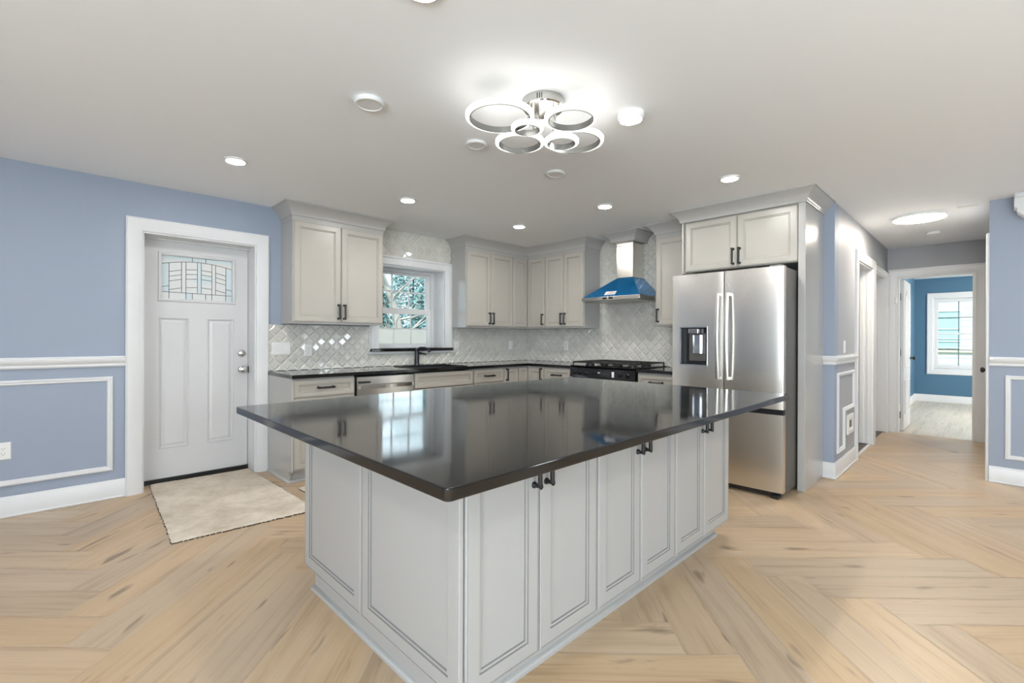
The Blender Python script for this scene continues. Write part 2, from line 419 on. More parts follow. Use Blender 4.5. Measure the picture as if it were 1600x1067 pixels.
H1, H2, H3, H4, HD = 5.90, 6.81, 6.94, 7.85, 2.05
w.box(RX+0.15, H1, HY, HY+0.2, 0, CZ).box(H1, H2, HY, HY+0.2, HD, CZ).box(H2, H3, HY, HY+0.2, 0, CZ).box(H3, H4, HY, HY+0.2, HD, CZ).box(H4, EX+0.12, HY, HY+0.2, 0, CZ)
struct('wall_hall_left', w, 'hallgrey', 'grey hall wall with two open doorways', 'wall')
EY0, EY1, EZ = 0.105, 0.838, 2.05
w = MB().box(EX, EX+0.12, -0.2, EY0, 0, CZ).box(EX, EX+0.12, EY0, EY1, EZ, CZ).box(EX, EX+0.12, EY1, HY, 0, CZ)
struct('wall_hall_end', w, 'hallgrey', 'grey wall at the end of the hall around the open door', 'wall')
RY = -0.01
w = MB().box(BX, BX+0.12, -3.4, RY, 0, CZ).box(BX+0.12, EX, RY-0.12, RY, 0, CZ)
struct('wall_right', w, 'blue', 'blue grey wall right of the hall with white wainscot', 'wall')
# unseen sides of the room, with windows added to light it
w = MB()
def holed(mb, F, u0, u1, v0, v1, w0, w1, holes):
    us = u0
    for (a, c, z0, z1) in holes:
        mb.fbox(F, us, a, v0, v1, w0, w1); mb.fbox(F, a, c, v0, z0, w0, w1) if z0 > v0 else None
        mb.fbox(F, a, c, z1, v1, w0, w1); us = c
    mb.fbox(F, us, u1, v0, v1, w0, w1)
holed(w, FXp(-3.4), -3.4, SY, 0, CZ, 0, 0.2, [(-2.95, -1.75, 0.6, 2.2), (-1.10, 0.15, 0.6, 2.2)])
struct('wall_side', w, 'blue', 'blue grey wall with two added windows behind the camera', 'wall')
w = MB()
holed(w, FYp(-3.4), -3.2, BX, 0, CZ, 0, 0.2, [(-0.35, 1.55, 0.05, 2.15), (4.90, 5.40, 1.13, 1.68)])
struct('wall_rear', w, 'blue', 'blue grey wall with added patio window behind the camera', 'wall')
# room beyond the hall
FX1, FYL = 12.40, 1.03
FW = (-0.235, 0.735, 0.66, 2.03)
w = MB().box(EX+0.12, FX1+0.15, FYL, FYL+0.15, 0, CZ)
struct('wall_bedroom_left', w, 'deepblue', 'left blue wall of the room beyond the hall', 'wall')
w = MB(); holed(w, FXp(FX1), -1.7, FYL, 0, CZ, 0, 0.15, [FW])
struct('wall_bedroom_far', w, 'deepblue', 'deep blue far wall around the bright window', 'wall')
w = MB(); holed(w, FYp(-1.85), EX+0.12, FX1+0.15, 0, CZ, 0, 0.15, [(9.6, 11.0, 0.7, 2.1)])
struct('wall_bedroom_right', w, 'deepblue', 'right blue wall of the room beyond the hall', 'wall')
struct('wall_bedroom_near', MB().box(EX+0.12, EX+0.16, -1.7, EY0-0.02, 0, CZ), 'deepblue', 'near blue wall of the room beyond the hall', 'wall')
ft = MB().box(EX+0.02, FX1+0.1, -1.75, FYL+0.1, -0.08, -0.0012)
ffloor = struct('floor_bedroom', ft, 'tilegrout', 'pale wood look tile floor of the blue room', 'floor')
pcs = []
for i in range(-1, 8):
    for j in range(-12, 10):
        x0 = EX+0.02+i*0.9+(0.3*(j % 3)); y0 = j*0.21
        q = clip([(x0+.002, y0+.002), (x0+.898, y0+.002), (x0+.898, y0+.208), (x0+.002, y0+.208)], EX+0.02, FX1, -1.7, FYL)
        if q: pcs.append((q, lambda x, y: (x, y)))
planks('floor_tiles', 'paleplank', pcs, 0.0, ffloor)
# side rooms behind the two hall doorways
w = MB().box(RX+0.15, EX+0.12, HY+2.0, HY+2.1, 0, CZ).box(RX+0.15, RX+0.25, HY+0.2, HY+2.0, 0, CZ).box(EX, EX+0.12, HY+0.2, HY+2.0, 0, CZ).box(H2+0.03, H2+0.1, HY+0.2, HY+2.0, 0, CZ)
struct('wall_bath', w, 'white', 'white walls of the side rooms off the hall', 'wall')
w = MB().box(RX+0.25, EX, HY+0.03, HY+2.0, 0.0005, 0.006)
bf = struct('floor_bath', w, 'darkfloor', 'dark floor inside the side doorway', 'floor')
MB().box(H1, H2, HY+0.0, HY+0.03, 0.0005, 0.010).build('threshold', 'white', bf)

# ------------------------------------------------------------------ trim
BASE = [(0, 0), (0.016, 0), (0.020, 0.004), (0.020, 0.012), (0.014, 0.018), (0.014, 0.122), (0.010, 0.132), (0.006, 0.141), (0, 0.141)]
RAIL = [(0, 1.005), (0.012, 1.005), (0.018, 1.015), (0.016, 1.028), (0.022, 1.036), (0.030, 1.048), (0.034, 1.060), (0.034, 1.068), (0.026, 1.074), (0.026, 1.084), (0, 1.084)]
def run(name, prof, path, label, cat, side):
    return struct(name, MB().sweep(prof, path, FZ(0), side=side, smooth=True), 'white', label, cat)
run('baseboard_left', BASE, [(-3.2, SY), (0.388, SY)], 'tall white baseboard left of the entrance door', 'baseboard', -1)
run('trim_1', RAIL, [(-3.2, SY), (0.388, SY)], 'white chair rail left of the entrance door', 'trim', -1)
run('baseboard_hall', BASE, [(RX, 1.0265), (RX, HY), (5.82, HY)], 'white baseboard wrapping the hall corner beside the fridge', 'baseboard', 1) if False else None
hb = [(RX, 1.0265), (RX, HY), (5.785, HY)]
run('baseboard_hall', BASE, hb, 'white baseboard wrapping the hall corner beside the fridge', 'baseboard', -1)
run('trim_2', RAIL, hb, 'white chair rail wrapping the hall corner beside the fridge', 'trim', -1)
rb = [(BX, RY), (BX, -3.2)]
run('baseboard_right', BASE, rb, 'tall white baseboard on the right wall', 'baseboard', -1)
run('trim_3', RAIL, rb, 'white chair rail on the right wall', 'trim', -1)
PF = [(0, 0), (0, 0.012), (0.006, 0.017), (0.014, 0.017), (0.018, 0.012), (0.028, 0.012), (0.034, 0.007), (0.036, 0)]
def picframe(name, F, path, label, side=1):
    return struct(name, MB().sweep(PF, path, F, closed=True, side=side, smooth=True), 'white', label, 'trim')
picframe('trim_4', FY(SY), [(-1.35, 0.215), (0.315, 0.215), (0.315, 0.929), (-1.35, 0.929)], 'white picture frame moulding under the left chair rail')
picframe('trim_5', FX(BX), [(-0.105, 0.215), (-0.105, 0.928), (-1.5, 0.928), (-1.5, 0.215)], 'white picture frame moulding on the right wall')
picframe('trim_6', FY(HY), [(5.0, 0.205), (5.285, 0.205), (5.285, 0.555), (5.725, 0.555), (5.725, 0.926), (5.0, 0.926)], 'notched white frame moulding on the hall wall')

CAS = [(0, 0), (0, 0.014), (0.006, 0.018), (0.020, 0.018), (0.026, 0.022), (0.075, 0.024), (0.092, 0.026), (0.098, 0.020), (0.102, 0.020), (0.102, 0)]
CASW = [(a*1.3, w) for a, w in CAS]
def casing(mb, F, u0, u1, z1, prof, z0=0, side=1):
    mb.sweep(prof, [(u0, z0), (u0, z1), (u1, z1), (u1, z0)], F, side=side, smooth=True)

# ------------------------------------------------------------------ entrance door
DY = 4.872
d1 = thing('door_1', 'white entrance door with a leaded glass light', 'door', (0.9, DY, 0), kind='structure')
c = MB(); casing(c, FY(SY), DX0, DX1, DZ, [(a*1.0, w) for a, w in CAS]); 

c.build('casing', 'white', d1)
j = MB().box(DX0, DX0+0.012, SY, 4.92, 0, DZ).box(DX1-0.012, DX1, SY, 4.92, 0, DZ).box(DX0+0.012, DX1-0.012, SY, 4.92, DZ-0.012, DZ)
j.box(DX0+0.012, DX0+0.027, DY-0.03, DY-0.004, 0, DZ-0.012).box(DX0+0.027, DX1-0.012, DY-0.03, DY-0.004, DZ-0.022, DZ-0.012)
j.build('jamb', 'white', d1)
MB().box(DX0+0.012, DX1-0.012, DY-0.012, 4.92, 0.0, 0.037).build('threshold', 'black', d1)
sx0, sx1, sz0, sz1 = DX0+0.014, DX1-0.016, 0.038, DZ-0.016
s = MB(); F = FY(DY)
us = [sx0, 0.640, 0.835, 0.850, 0.955, 0.970, 1.163, sx1]
# slab in pieces around glass light and the two long panels
GX0, GX1, GZ0, GZ1 = 0.640, 1.163, 1.557, 1.925
P1, P2 = (0.622, 0.836), (0.966, 1.178); PZ0, PZ1 = 0.286, 1.396
for (a, bq, z0, z1) in ((sx0, sx1, sz0, PZ0), (sx0, P1[0], PZ0, PZ1), (P1[1], P2[0], PZ0, PZ1), (P2[1], sx1, PZ0, PZ1), (sx0, sx1, PZ1, GZ0), (sx0, GX0, GZ0, GZ1), (GX1, sx1, GZ0, GZ1), (sx0, sx1, GZ1, sz1)):
    s.fbox(F, a, bq, z0, z1, -0.044, 0)
slab = s.build('slab', 'doorw', d1)
for P in (P1, P2):
    q = MB().rings(F, P[0], P[1], PZ0, PZ1, [(0, -0.03, 0), (0, 0, 0), (0.005, 0.004, 0), (0.010, 0.002, 0), (0.018, -0.009, 0), (0.024, -0.009, 0), (0.042, -0.002, 0)])
    q.build('panel', 'doorw', slab)
fr = MB().sweep([(0, 0), (0, 0.010), (0.010, 0.014), (0.022, 0.012), (0.026, 0)], [(GX0, GZ0), (GX1, GZ0), (GX1, GZ1), (GX0, GZ1)], F, closed=True, side=-1)
fr.build('glass_frame', 'doorw', slab)
# leaded pane: pieces of glass and the dark caming between them
gl = MB(); cm = MB()
gl.fbox(F, GX0, GX1, GZ0, GZ1, -0.026, -0.018)
gw, gh = GX1-GX0, GZ1-GZ0
def gp(a, t): return (GX0+a*gw, GZ0+t*gh)
def came(a0, t0, a1, t1, r=0.0022):
    (x0, z0), (x1, z1) = gp(a0, t0), gp(a1, t1); cm.tube([F(x0, z0, -0.016), F(x1, z1, -0.016)], r, 6)
def bow(a, lo, hi): return lo+(hi-lo)*(1-(2*a-1)**2)
vx = [0.0, 0.10, 0.27, 0.33, 0.49, 0.545, 0.70, 0.755, 0.91, 1.0]
tb = lambda a: bow(a, 0.80, 0.90); bb_ = lambda a: 0.14+0.02*(1-a)
for i, a in enumerate(vx[1:-1]):
    came(a, 0.0 if i in (0, 2, 5, 7) else bb_(a), a, tb(a))
for k in range(18):
    a, c2 = k/18, (k+1)/18
    came(a, tb(a), c2, tb(c2)); came(a, bb_(a), c2, bb_(c2))
for c0, c1 in ((1, 2), (3, 4), (5, 6), (7, 8)):
    for t in (0.0, 0.11, 0.22, 0.42):
        a, c2 = vx[c0], vx[c1]; tt = lambda q: bow(q, 0.58, 0.72)-t
        came(a, tt(a), c2, tt(c2))
for a, c2 in ((0, 0.10), (0.91, 1.0)): came(a, bow(a, .27, .35), c2, bow(c2, .27, .35))
for a in (0.42, 0.61): came(a, tb(a), a, 1.0); came(a, 0, a, bb_(a))
pane = gl.build('glass', 'doorglass', slab)
cm.build('caming', 'caming', slab)
aq = MB()
for a, c2, t0, t1 in ((0.0, 0.10, 0.16, 0.84), (0.49, 0.545, 0.15, 0.89), (0.545, 0.70, 0.38, 0.58), (0.44, 0.49, 0.40, 0.55), (0.0, 1.0, 0.905, 1.0), (0.33, 0.42, 0.0, 0.145), (0.91, 1.0, 0.0, 0.13), (0.91, 1, .16, .8)):
    (x0, z0), (x1, z1) = gp(a, t0), gp(c2, t1); aq.fbox(F, x0+.002, x1-.002, z0+.002, z1-.002, -0.018, -0.0165)
o = aq.build('tinted_glass', 'aquaglass', slab); o['label'] = 'aqua tinted glass pieces'
for z, nm in ((1.08, 'deadbolt'), (0.93, 'door_knob')):
    k = MB(); k.lathe([(0.0, 0), (0.032, 0), (0.032, 0.006), (0.026, 0.012), (0.012, 0.016)] + ([(0.012, 0.035), (0.026, 0.045), (0.030, 0.058), (0.025, 0.070), (0.0, 0.074)] if nm == 'door_knob' else [(0.012, 0.024), (0.0, 0.026)]), F, (1.243, z), 24)
    if nm == 'deadbolt': k.fbox(F, 1.238, 1.248, z-0.016, z+0.016, 0.024, 0.038)
    k.build(nm, 'nickel', d1)
MB().fbox(FX(DX1-0.012), DY-0.03, DY-0.003, 0.90, 0.96, 0, 0.002).build('strike_plate', 'black', d1)

# ------------------------------------------------------------------ kitchen window
w1 = thing('window_1', 'white double hung window above the black sink', 'window', (2.965, SY, 1.11), kind='structure')
F = FY(SY)
c = MB()
c.fbox(F, WX0-0.093, WX0, WZ0, WZ1, 0, 0.02).fbox(F, WX1, WX1+0.108, WZ0, WZ1, 0, 0.02)
c.fbox(F, WX0-0.093, WX1+0.098, WZ1, 2.118, 0, 0.022).fbox(F, WX0-0.105, WX1+0.112, 2.118, 2.142, 0, 0.034)
c.fbox(F, WX0-0.107, WX0-0.093, WZ0-0.02, WZ1, 0, 0.012).fbox(F, WX1+0.098, WX1+0.116, WZ0-0.02, 2.118, 0, 0.030)
c.build('casing', 'white', w1, bevel=0.003)
j = MB().box(WX0, WX0+0.01, SY, 4.92, WZ0, WZ1).box(WX1-0.01, WX1, SY, 4.92, WZ0, WZ1).box(WX0+.01, WX1-.01, SY, 4.92, WZ1-0.01, WZ1)
j.box(WX0+0.01, WX0+0.035, 4.865, 4.92, WZ0, WZ1-.01).box(WX1-0.05, WX1-0.01, 4.865, 4.92, WZ0, WZ1-.01).box(WX0+0.035, WX1-0.05, 4.865, 4.92, WZ1-0.04, WZ1-0.01)
j.build('jamb', 'white', w1)
ww = MB().box(2.405, 3.545, 4.632, SY, 1.052, 1.078)
ww.build('apron', 'white', w1)
so = MB().box(2.425, 3.50, 4.605, 4.865, 1.078, 1.110); so.build('sill', 'stone', w1, bevel=0.003)
def sash(x0, x1, z0, z1, gx0, gx1, gz0, gz1, y, rows, cols):
    F = FY(y); f = MB()
    f.fbox(F, x0, gx0, z0, z1, -0.03, 0).fbox(F, gx1, x1, z0, z1, -0.03, 0).fbox(F, gx0, gx1, z0, gz0, -0.03, 0).fbox(F, gx0, gx1, gz1, z1, -0.03, 0)
    fo = f.build('sash', 'white', w1, bevel=0.003)
    mu = MB()
    for i in range(1, cols): x = gx0+(gx1-gx0)*i/cols; mu.fbox(F, x-0.008, x+0.008, gz0, gz1, -0.016, -0.006)
    for i in range(1, rows): z = gz0+(gz1-gz0)*i/rows; mu.fbox(F, gx0, gx1, z-0.008, z+0.008, -0.0155, -0.0055)
    mu.build('muntins', 'white', fo)
    MB().fbox(F, gx0, gx1, gz0, gz1, -0.022, -0.019).build('pane', 'glass', fo)
sash(2.56, 3.355, 1.545, 2.005, 2.60, 3.295, 1.580, 1.975, 4.905, 2, 3)
sash(2.56, 3.355, 1.112, 1.578, 2.61, 3.305, 1.160, 1.512, 4.880, 2, 3)

# ------------------------------------------------------------------ hall doorways
for k, (a, bq) in enumerate(((H1, H2), (H3, H4))):
    dd = thing('door_%d' % (k+2), ['first open doorway in the hall wall, nearer the kitchen', 'second open doorway in the hall wall, by the end door'][k], 'doorway', ((a+bq)/2, HY, 0), kind='structure')
    c = MB(); casing(c, FY(HY), a, bq, HD, [(x*(0.95 if k == 0 else 0.62), w) for x, w in CAS])
    c.build('casing', 'white', dd)
    j = MB().box(a, a+0.015, HY, HY+0.2, 0.011, HD).box(bq-0.015, bq, HY, HY+0.2, 0.011, HD).box(a+.015, bq-.015, HY, HY+0.2, HD-0.015, HD)
    for x0, x1 in ((a+.015, a+.03), (bq-.03, bq-.015)): j.box(x0, x1, HY+0.08, HY+0.115, 0.011, HD-.015)
    j.box(bq-0.021, bq-0.015, HY+0.03, HY+0.05, 0.011, HD-.015)
    j.build('jamb', 'white', dd)

# end door, standing open into the blue room
d4 = thing('door_4', 'white panelled door standing open at the end of the hall', 'door', (EX, 0.47, 0), kind='structure')
c = MB(); casing(c, FX(EX), EY0, EY1, EZ, [(x*0.92, w) for x, w in CAS]); c.sweep([(0, 0.0), (0, 0.022), (0.012, 0.022), (0.012, 0)], [(EY0-0.094, EZ+0.094), (EY1+0.094, EZ+0.094)], FX(EX), side=1)
c.build('casing', 'white', d4)
j = MB().box(EX, EX+0.12, EY0, EY0+0.015, 0.001, EZ).box(EX, EX+0.12, EY1-0.015, EY1, 0.001, EZ).box(EX, EX+0.12, EY0+.015, EY1-.015, EZ-0.015, EZ)
j.box(EX+0.03, EX+0.065, EY0+.015, EY0+0.027, .001, EZ-.015); j.build('jamb', 'white', d4)
s = MB(); F = FY(0.785); x0, x1 = EX+0.125, EX+0.865
s.fbox(F, x0, x1, 0.012, 2.03, -0.036, 0)
sl = s.build('slab', 'doorw', d4, bevel=0.002)
def archpanel(xa, xb, z0, z1, rise):
    pts = [(xa, z0), (xb, z0), (xb, z1)] + [(xb+(xa-xb)*t/10, z1+rise*math.sin(PI*t/10)) for t in range(1, 10)] + [(xa, z1)]
    return MB().sweep([(0, 0), (0, 0.006), (0.010, 0.009), (0.020, 0.004), (0.024, 0)], pts, F, closed=True, side=1)
archpanel(x0+0.10, x1-0.10, 0.85, 1.80, 0.10).build('panel', 'doorw', sl); archpanel(x0+0.10, x1-0.10, 0.22, 0.68, 0.0).build('panel', 'doorw', sl)
for z in (0.22, 1.06, 1.80):
    h = MB().box(EX+0.060, EX+0.12, EY1-0.018, EY1-0.0152, z-0.045, z+0.045).tube([(EX+0.124, EY1-0.018, z-0.045), (EX+0.124, EY1-0.018, z+0.045)], 0.006, 8)
    h.build('hinge', 'nickel', d4)
kx = x1-0.07
for F2, nm in ((FY(0.785), 'door_knob'), (FYp(0.821), 'door_knob')):
    MB().lathe([(0, 0), (0.03, 0), (0.03, 0.006), (0.011, 0.012), (0.011, 0.03), (0.026, 0.04), (0.028, 0.052), (0.022, 0.062), (0, 0.066)], F2, (kx, 0.965), 20).build(nm, 'black', d4)

# closed door in the right side of the hall, seen edge on
d5 = thing('door_5', 'white closed door with black knob on the right side of the hall', 'door', (6.3, RY, 0), kind='structure')
c = MB(); casing(c, FYp(RY), 5.915, 6.72, 2.06, [(x, w*0.9) for x, w in CAS]); c.build('casing', 'white', d5)
MB().box(5.92, 6.715, RY-0.001, RY+0.004, 0.01, 2.055).build('slab', 'doorw', d5)
MB().lathe([(0, 0), (0.03, 0), (0.03, 0.006), (0.011, 0.012), (0.011, 0.024), (0.026, 0.034), (0.028, 0.046), (0.022, 0.056), (0, 0.060)], FYp(RY+0.004), (6.62, 0.93), 20).build('door_knob', 'black', d5)

# white moulded header at the top of the right wall
poly = [(-0.150, 2.44), (-0.150, 2.325), (-0.166, 2.312), (-0.172, 2.283), (-0.20, 2.252), (-0.25, 2.222), (-0.32, 2.205), (-0.42, 2.196), (-1.7, 2.196), (-1.7, 2.44)]
a = MB().prism([(y, z) for y, z in poly], FX(BX), 0.0, 0.16)
a.sweep([(0, 0), (0, 0.03), (0.02, 0.03), (0.02, 0)], [(-1.7, 2.42), (-0.150, 2.42)], FX(BX-0.16), side=-1)
struct('trim_7', a, 'white', 'white shaped header bracket against the ceiling on the right wall', 'trim', bevel=0.004)

# window of the blue room
w2 = thing('window_2', 'bright white window in the far blue wall', 'window', (FX1, 0.25, 1.3), kind='structure')
F = FX(FX1); y0, y1, z0, z1 = FW
c = MB().sweep([(x*1.12, w) for x, w in CAS], [(y0, z0), (y0, z1), (y1, z1), (y1, z0)], F, closed=True, side=1); c.build('casing', 'white', w2)
f = MB()
f.fbox(F, y0, y0+0.05, z0, z1, -0.09, -0.02).fbox(F, y1-0.05, y1, z0, z1, -0.09, -0.02).fbox(F, y0+.05, y1-.05, z0, z0+0.07, -0.09, -0.02).fbox(F, y0+.05, y1-.05, z1-0.06, z1, -0.09, -0.02)
f.fbox(F, y0+.05, y1-.05, 1.325, 1.36, -0.085, -0.025); f.build('sash', 'white', w2, bevel=0.003)
mu = MB()
for i in (1, 2): yy = y0+.05+(y1-y0-.1)*i/3; mu.fbox(F, yy-0.008, yy+0.008, z0+.07, z1-.06, -0.07, -0.06)
for zz in (1.03, 1.66): mu.fbox(F, y0+.05, y1-.05, zz-0.008, zz+0.008, -0.069, -0.061)
mu.build('muntins', 'white', w2)
MB().fbox(F, y0+.05, y1-.05, z0+.07, z1-.06, -0.058, -0.055).build('pane', 'glass', w2)
run('baseboard_bedroom', BASE, [(EX+0.2, FYL), (FX1, FYL), (FX1, -1.6)], 'white baseboard in the room beyond the hall', 'baseboard', -1)
# frames of the unseen windows added behind the camera to light the room
def rearwin(n, F, u0, u1, z0, z1, label):
    f = MB()
    f.sweep([(0, 0), (0, 0.02), (0.1, 0.02), (0.1, 0)], [(u0, z0), (u0, z1), (u1, z1), (u1, z0)], F, closed=True, side=1)
    f.fbox(F, (u0+u1)/2-0.02, (u0+u1)/2+0.02, z0, z1, -0.06, -0.02).fbox(F, u0, u1, (z0+z1)/2-0.02, (z0+z1)/2+0.02, -0.06, -0.02)
    struct('window_%d' % n, f, 'white', label, 'window')
rearwin(3, FXp(-3.2), -2.95, -1.75, 0.6, 2.2, 'added unseen white window behind the camera, nearer the rear wall')
rearwin(4, FXp(-3.2), -1.10, 0.15, 0.6, 2.2, 'added unseen white window behind the camera, nearer the entrance')
rearwin(5, FYp(-3.2), -0.35, 1.55, 0.12, 2.15, 'added unseen white patio window behind the camera')
rearwin(6, FYp(-3.2), 4.90, 5.40, 1.13, 1.68, 'unseen white rear window near the right wall')
rearwin(7, FYp(-1.7), 9.6, 11.0, 0.7, 2.1, 'white side window of the blue room')

# ------------------------------------------------------------------ backsplash of bevelled lozenges
def lozenges(name, F, u0, u1, v0, v1, holes, parent, D=0.1085):
    me = bpy.data.meshes.new(name); vs = []; fs = []; rn = []
    # wall-side grout sheet with holes left out is not needed: grout plate behind
    h = D/2; gq = 0.0018; bev = 0.013
    ni = int((u1-u0)/h)+3; nj = int((v1-v0)/h)+3
    for i in range(-1, ni):
        for j in range(-1, nj):
            if (i+j) % 2: continue
            cu, cv = u0+i*h, v0+j*h
            poly = [(cu+h-gq*1.4, cv), (cu, cv+h-gq*1.4), (cu-h+gq*1.4, cv), (cu, cv-h+gq*1.4)]
            poly = clip(poly, u0, u1, v0, v1)
            if not poly: continue
            skip = False
            for (a, bq, c0, c1) in holes:
                if a-h*0.2 < cu < bq+h*0.2 and c0-h*0.2 < cv < c1+h*0.2: skip = True
            if skip: continue
            mu_ = sum(p[0] for p in poly)/len(poly); mv_ = sum(p[1] for p in poly)/len(poly)
            if max(abs(p[0]-mu_)+abs(p[1]-mv_) for p in poly) < 0.012: continue
            tx, ty = random.gauss(0, 0.013), random.gauss(0, 0.013)
            b0 = len(vs); n = len(poly)
            for (pu, pv) in poly: vs.append(F(pu, pv, 0.004))
            for (pu, pv) in poly:
                dl = max(1e-4, math.hypot(pu-mu_, pv-mv_)); k = max(0.3, 1-bev*1.3/dl)
                qu, qv = mu_+(pu-mu_)*k, mv_+(pv-mv_)*k
                vs.append(F(qu, qv, 0.0104+(qu-mu_)*tx+(qv-mv_)*ty))
            for q in range(n):
                r = (q+1) % n; fs.append([b0+q, b0+r, b0+n+r, b0+n+q])
            fs.append([b0+n+q for q in range(n)])
            rn += [random.random()]*(2*n)
    me.from_pydata(vs, [], fs); me.materials.append(M['tile'])
    at = me.attributes.new('rnd', 'FLOAT', 'POINT')
    for i, r in enumerate(rn): at.data[i].value = r
    o = bpy.data.objects.new(name, me); COL.objects.link(o); o.parent = parent
    bm = bmesh.new(); bm.from_mesh(me)
    ref = Vector(F(0, 0, 1))-Vector(F(0, 0, 0))
    for f in bm.faces:
        if f.normal.dot(ref) < 0: f.normal_flip()
    bm.to_mesh(me); bm.free()
    return o
gt = MB().fbox(FY(SY), 1.410, 2.418, 0.916, 1.352, 0.0002, 0.004).fbox(FY(SY), 3.522, RX, 0.916, 1.40, 0.0002, 0.004).fbox(FY(SY), 2.418, 3.522, 0.916, 1.05, .0002, .004).fbox(FY(SY), 2.405, 3.522, 2.144, CZ-0.001, .0002, .004)
gt.build('grout', 'tilegrout', wall_left)
lozenges('backsplash', FY(SY), 1.411, 2.42, 0.916, 1.352, [], wall_left)
lozenges('backsplash', FY(SY), 2.42, 3.524, 0.916, 1.05, [], wall_left)
lozenges('backsplash', FY(SY), 2.41, 3.51, 2.144, CZ-0.001, [], wall_left)
lozenges('backsplash', FY(SY), 3.524, RX-0.009, 0.916, 1.40, [], wall_left)
MB().fbox(FX(RX), 2.068, SY, 0.916, CZ-0.001, .0002, .004).build('grout', 'tilegrout', wall_back)
lozenges('backsplash', FX(RX), 2.07, SY-0.009, 0.916, CZ-0.001, [(3.46, SY, 1.45, 2.5), (2.07, 2.43, 1.45, 2.5)], wall_back)

# ------------------------------------------------------------------ cabinet pieces
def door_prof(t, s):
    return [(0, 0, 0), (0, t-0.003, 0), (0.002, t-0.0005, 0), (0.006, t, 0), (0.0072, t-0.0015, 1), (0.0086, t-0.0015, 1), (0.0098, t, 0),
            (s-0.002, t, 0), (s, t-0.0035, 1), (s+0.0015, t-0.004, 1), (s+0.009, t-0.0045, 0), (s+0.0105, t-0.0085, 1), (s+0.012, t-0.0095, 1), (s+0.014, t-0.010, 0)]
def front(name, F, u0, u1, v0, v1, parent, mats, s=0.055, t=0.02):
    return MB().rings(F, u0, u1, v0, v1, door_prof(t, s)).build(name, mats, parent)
def pull(F, u, v, length, vertical, parent, t=0.02, stand=0.030):
    mb = MB(); h = length/2
    ends = [(u, v-h), (u, v+h)] if vertical else [(u-h, v), (u+h, v)]
    du, dv = (0, 0.010) if vertical else (0.010, 0)
    (a0, b0), (a1, b1) = ends
    mb.tube([F(a0, b0, t+stand), F(a1, b1, t+stand)], 0.0088, 10)
    for (a, bq) in ends:
        mb.tube([F(a, bq, t), F(a, bq, t+0.006), F(a, bq, t+0.012), F(a, bq, t+stand-0.004), F(a, bq, t+stand+0.0055)], [0.0125, 0.0115, 0.0070, 0.0075, 0.0105], 10)
    return mb.build('handle', 'black', parent)
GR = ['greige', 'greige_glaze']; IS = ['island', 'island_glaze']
CROWN = [(0, 0), (0.010, 0), (0.014, 0.008), (0.014, 0.014)] + [(0.014+0.068*(t/8)**1.55, 0.014+0.082*(t/8)) for t in range(1, 9)] + [(0.090, 0.096), (0.090, 0.108), (0, 0.108)]
def crown(path, z, parent=None, side=1, mats='greyside'):
    mb = MB().sweep(CROWN, path, FZ(z), side=side, smooth=True)
    return mb.build('crown_molding', mats, parent)

# upper cabinet left of the window
ZU0, ZD0, ZD1, ZF = 1.356, 1.374, 2.288, 2.331
def upper(label, loc, bodybox, doors, frz=True):
    t_ = thing('wall_cabinet', label, 'cabinet', loc, 'greige wall cabinets')
    MB().box(*bodybox).build('body', 'greyside', t_, bevel=0.0015)
    for (F, u0, u1, hu, mat_) in doors:
        d = front('door', F, u0, u1, ZD0, ZD1, t_, GR)
        if hu is not None: pull(F, hu, 1.475, 0.128, True, d)
    return t_
FU = FY(4.375)
t = upper('greige two-door wall cabinet between entrance door and window', (1.967, 4.5, ZU0), (1.52, 2.415, 4.375, SY-0.001, ZU0, CZ-0.003),
      [(FU, 1.527, 1.9635, 1.938, 0), (FU, 1.9695, 2.408, 1.995, 0)])
crown([(1.52, SY-0.001), (1.52, 4.372), (2.415, 4.372), (2.415, SY-0.001)], ZF, t, side=-1)
MB().box(1.5165, 2.4185, 4.3715, SY-.01, 2.289, ZF).build('frieze', 'greyside', t)
# corner group
upper('greige two-door wall cabinet right of the window', (3.9, 4.5, ZU0), (3.505, 4.289, 4.375, SY-0.01, ZU0, CZ-0.003),
      [(FU, 3.516, 3.894, 3.868, 0), (FU, 3.900, 4.282, 3.926, 0)])
FUR = FX(4.575)
t = thing('wall_cabinet', 'greige corner wall cabinet with two narrow angled doors', 'cabinet', (4.7, 4.5, ZU0), 'greige wall cabinets')
MB().prism([(4.290, 4.375), (4.575, 4.375), (4.575, 4.046), (RX-0.01, 4.046), (RX-0.01, SY-0.01), (4.290, SY-0.01)], FZ(0), ZU0, CZ-0.003).build('body', 'greyside', t)
front('door', FU, 4.296, 4.552, ZD0, ZD1, t, GR, s=0.05)
d = front('door', FUR, 4.052, 4.352, ZD0, ZD1, t, GR, s=0.05); pull(FUR, 4.076, 1.475, 0.128, True, d)
upper('greige two-door wall cabinet left of the range hood', (4.73, 3.73, ZU0), (4.575, RX-0.01, 3.417, 4.045, ZU0, CZ-0.003),
      [(FUR, 3.7345, 4.039, 3.760, 0), (FUR, 3.424, 3.7285, 3.703, 0)])
o = MB().sweep(CROWN, [(3.505, SY-0.01), (3.505, 4.372), (4.572, 4.372), (4.572, 3.417), (RX-0.01, 3.417)], FZ(ZF), side=-1, smooth=True)
o.sweep([(0, 2.290), (0.0035, 2.290), (0.0035, ZF), (0, ZF)], [(3.505, SY-0.01), (3.505, 4.375), (4.575, 4.375), (4.575, 3.417), (RX-0.01, 3.417)], FZ(0), side=-1)
tag(o.build('crown_molding', 'greyside'), 'long greige crown moulding turning the corner above wall cabinets', 'crown molding')
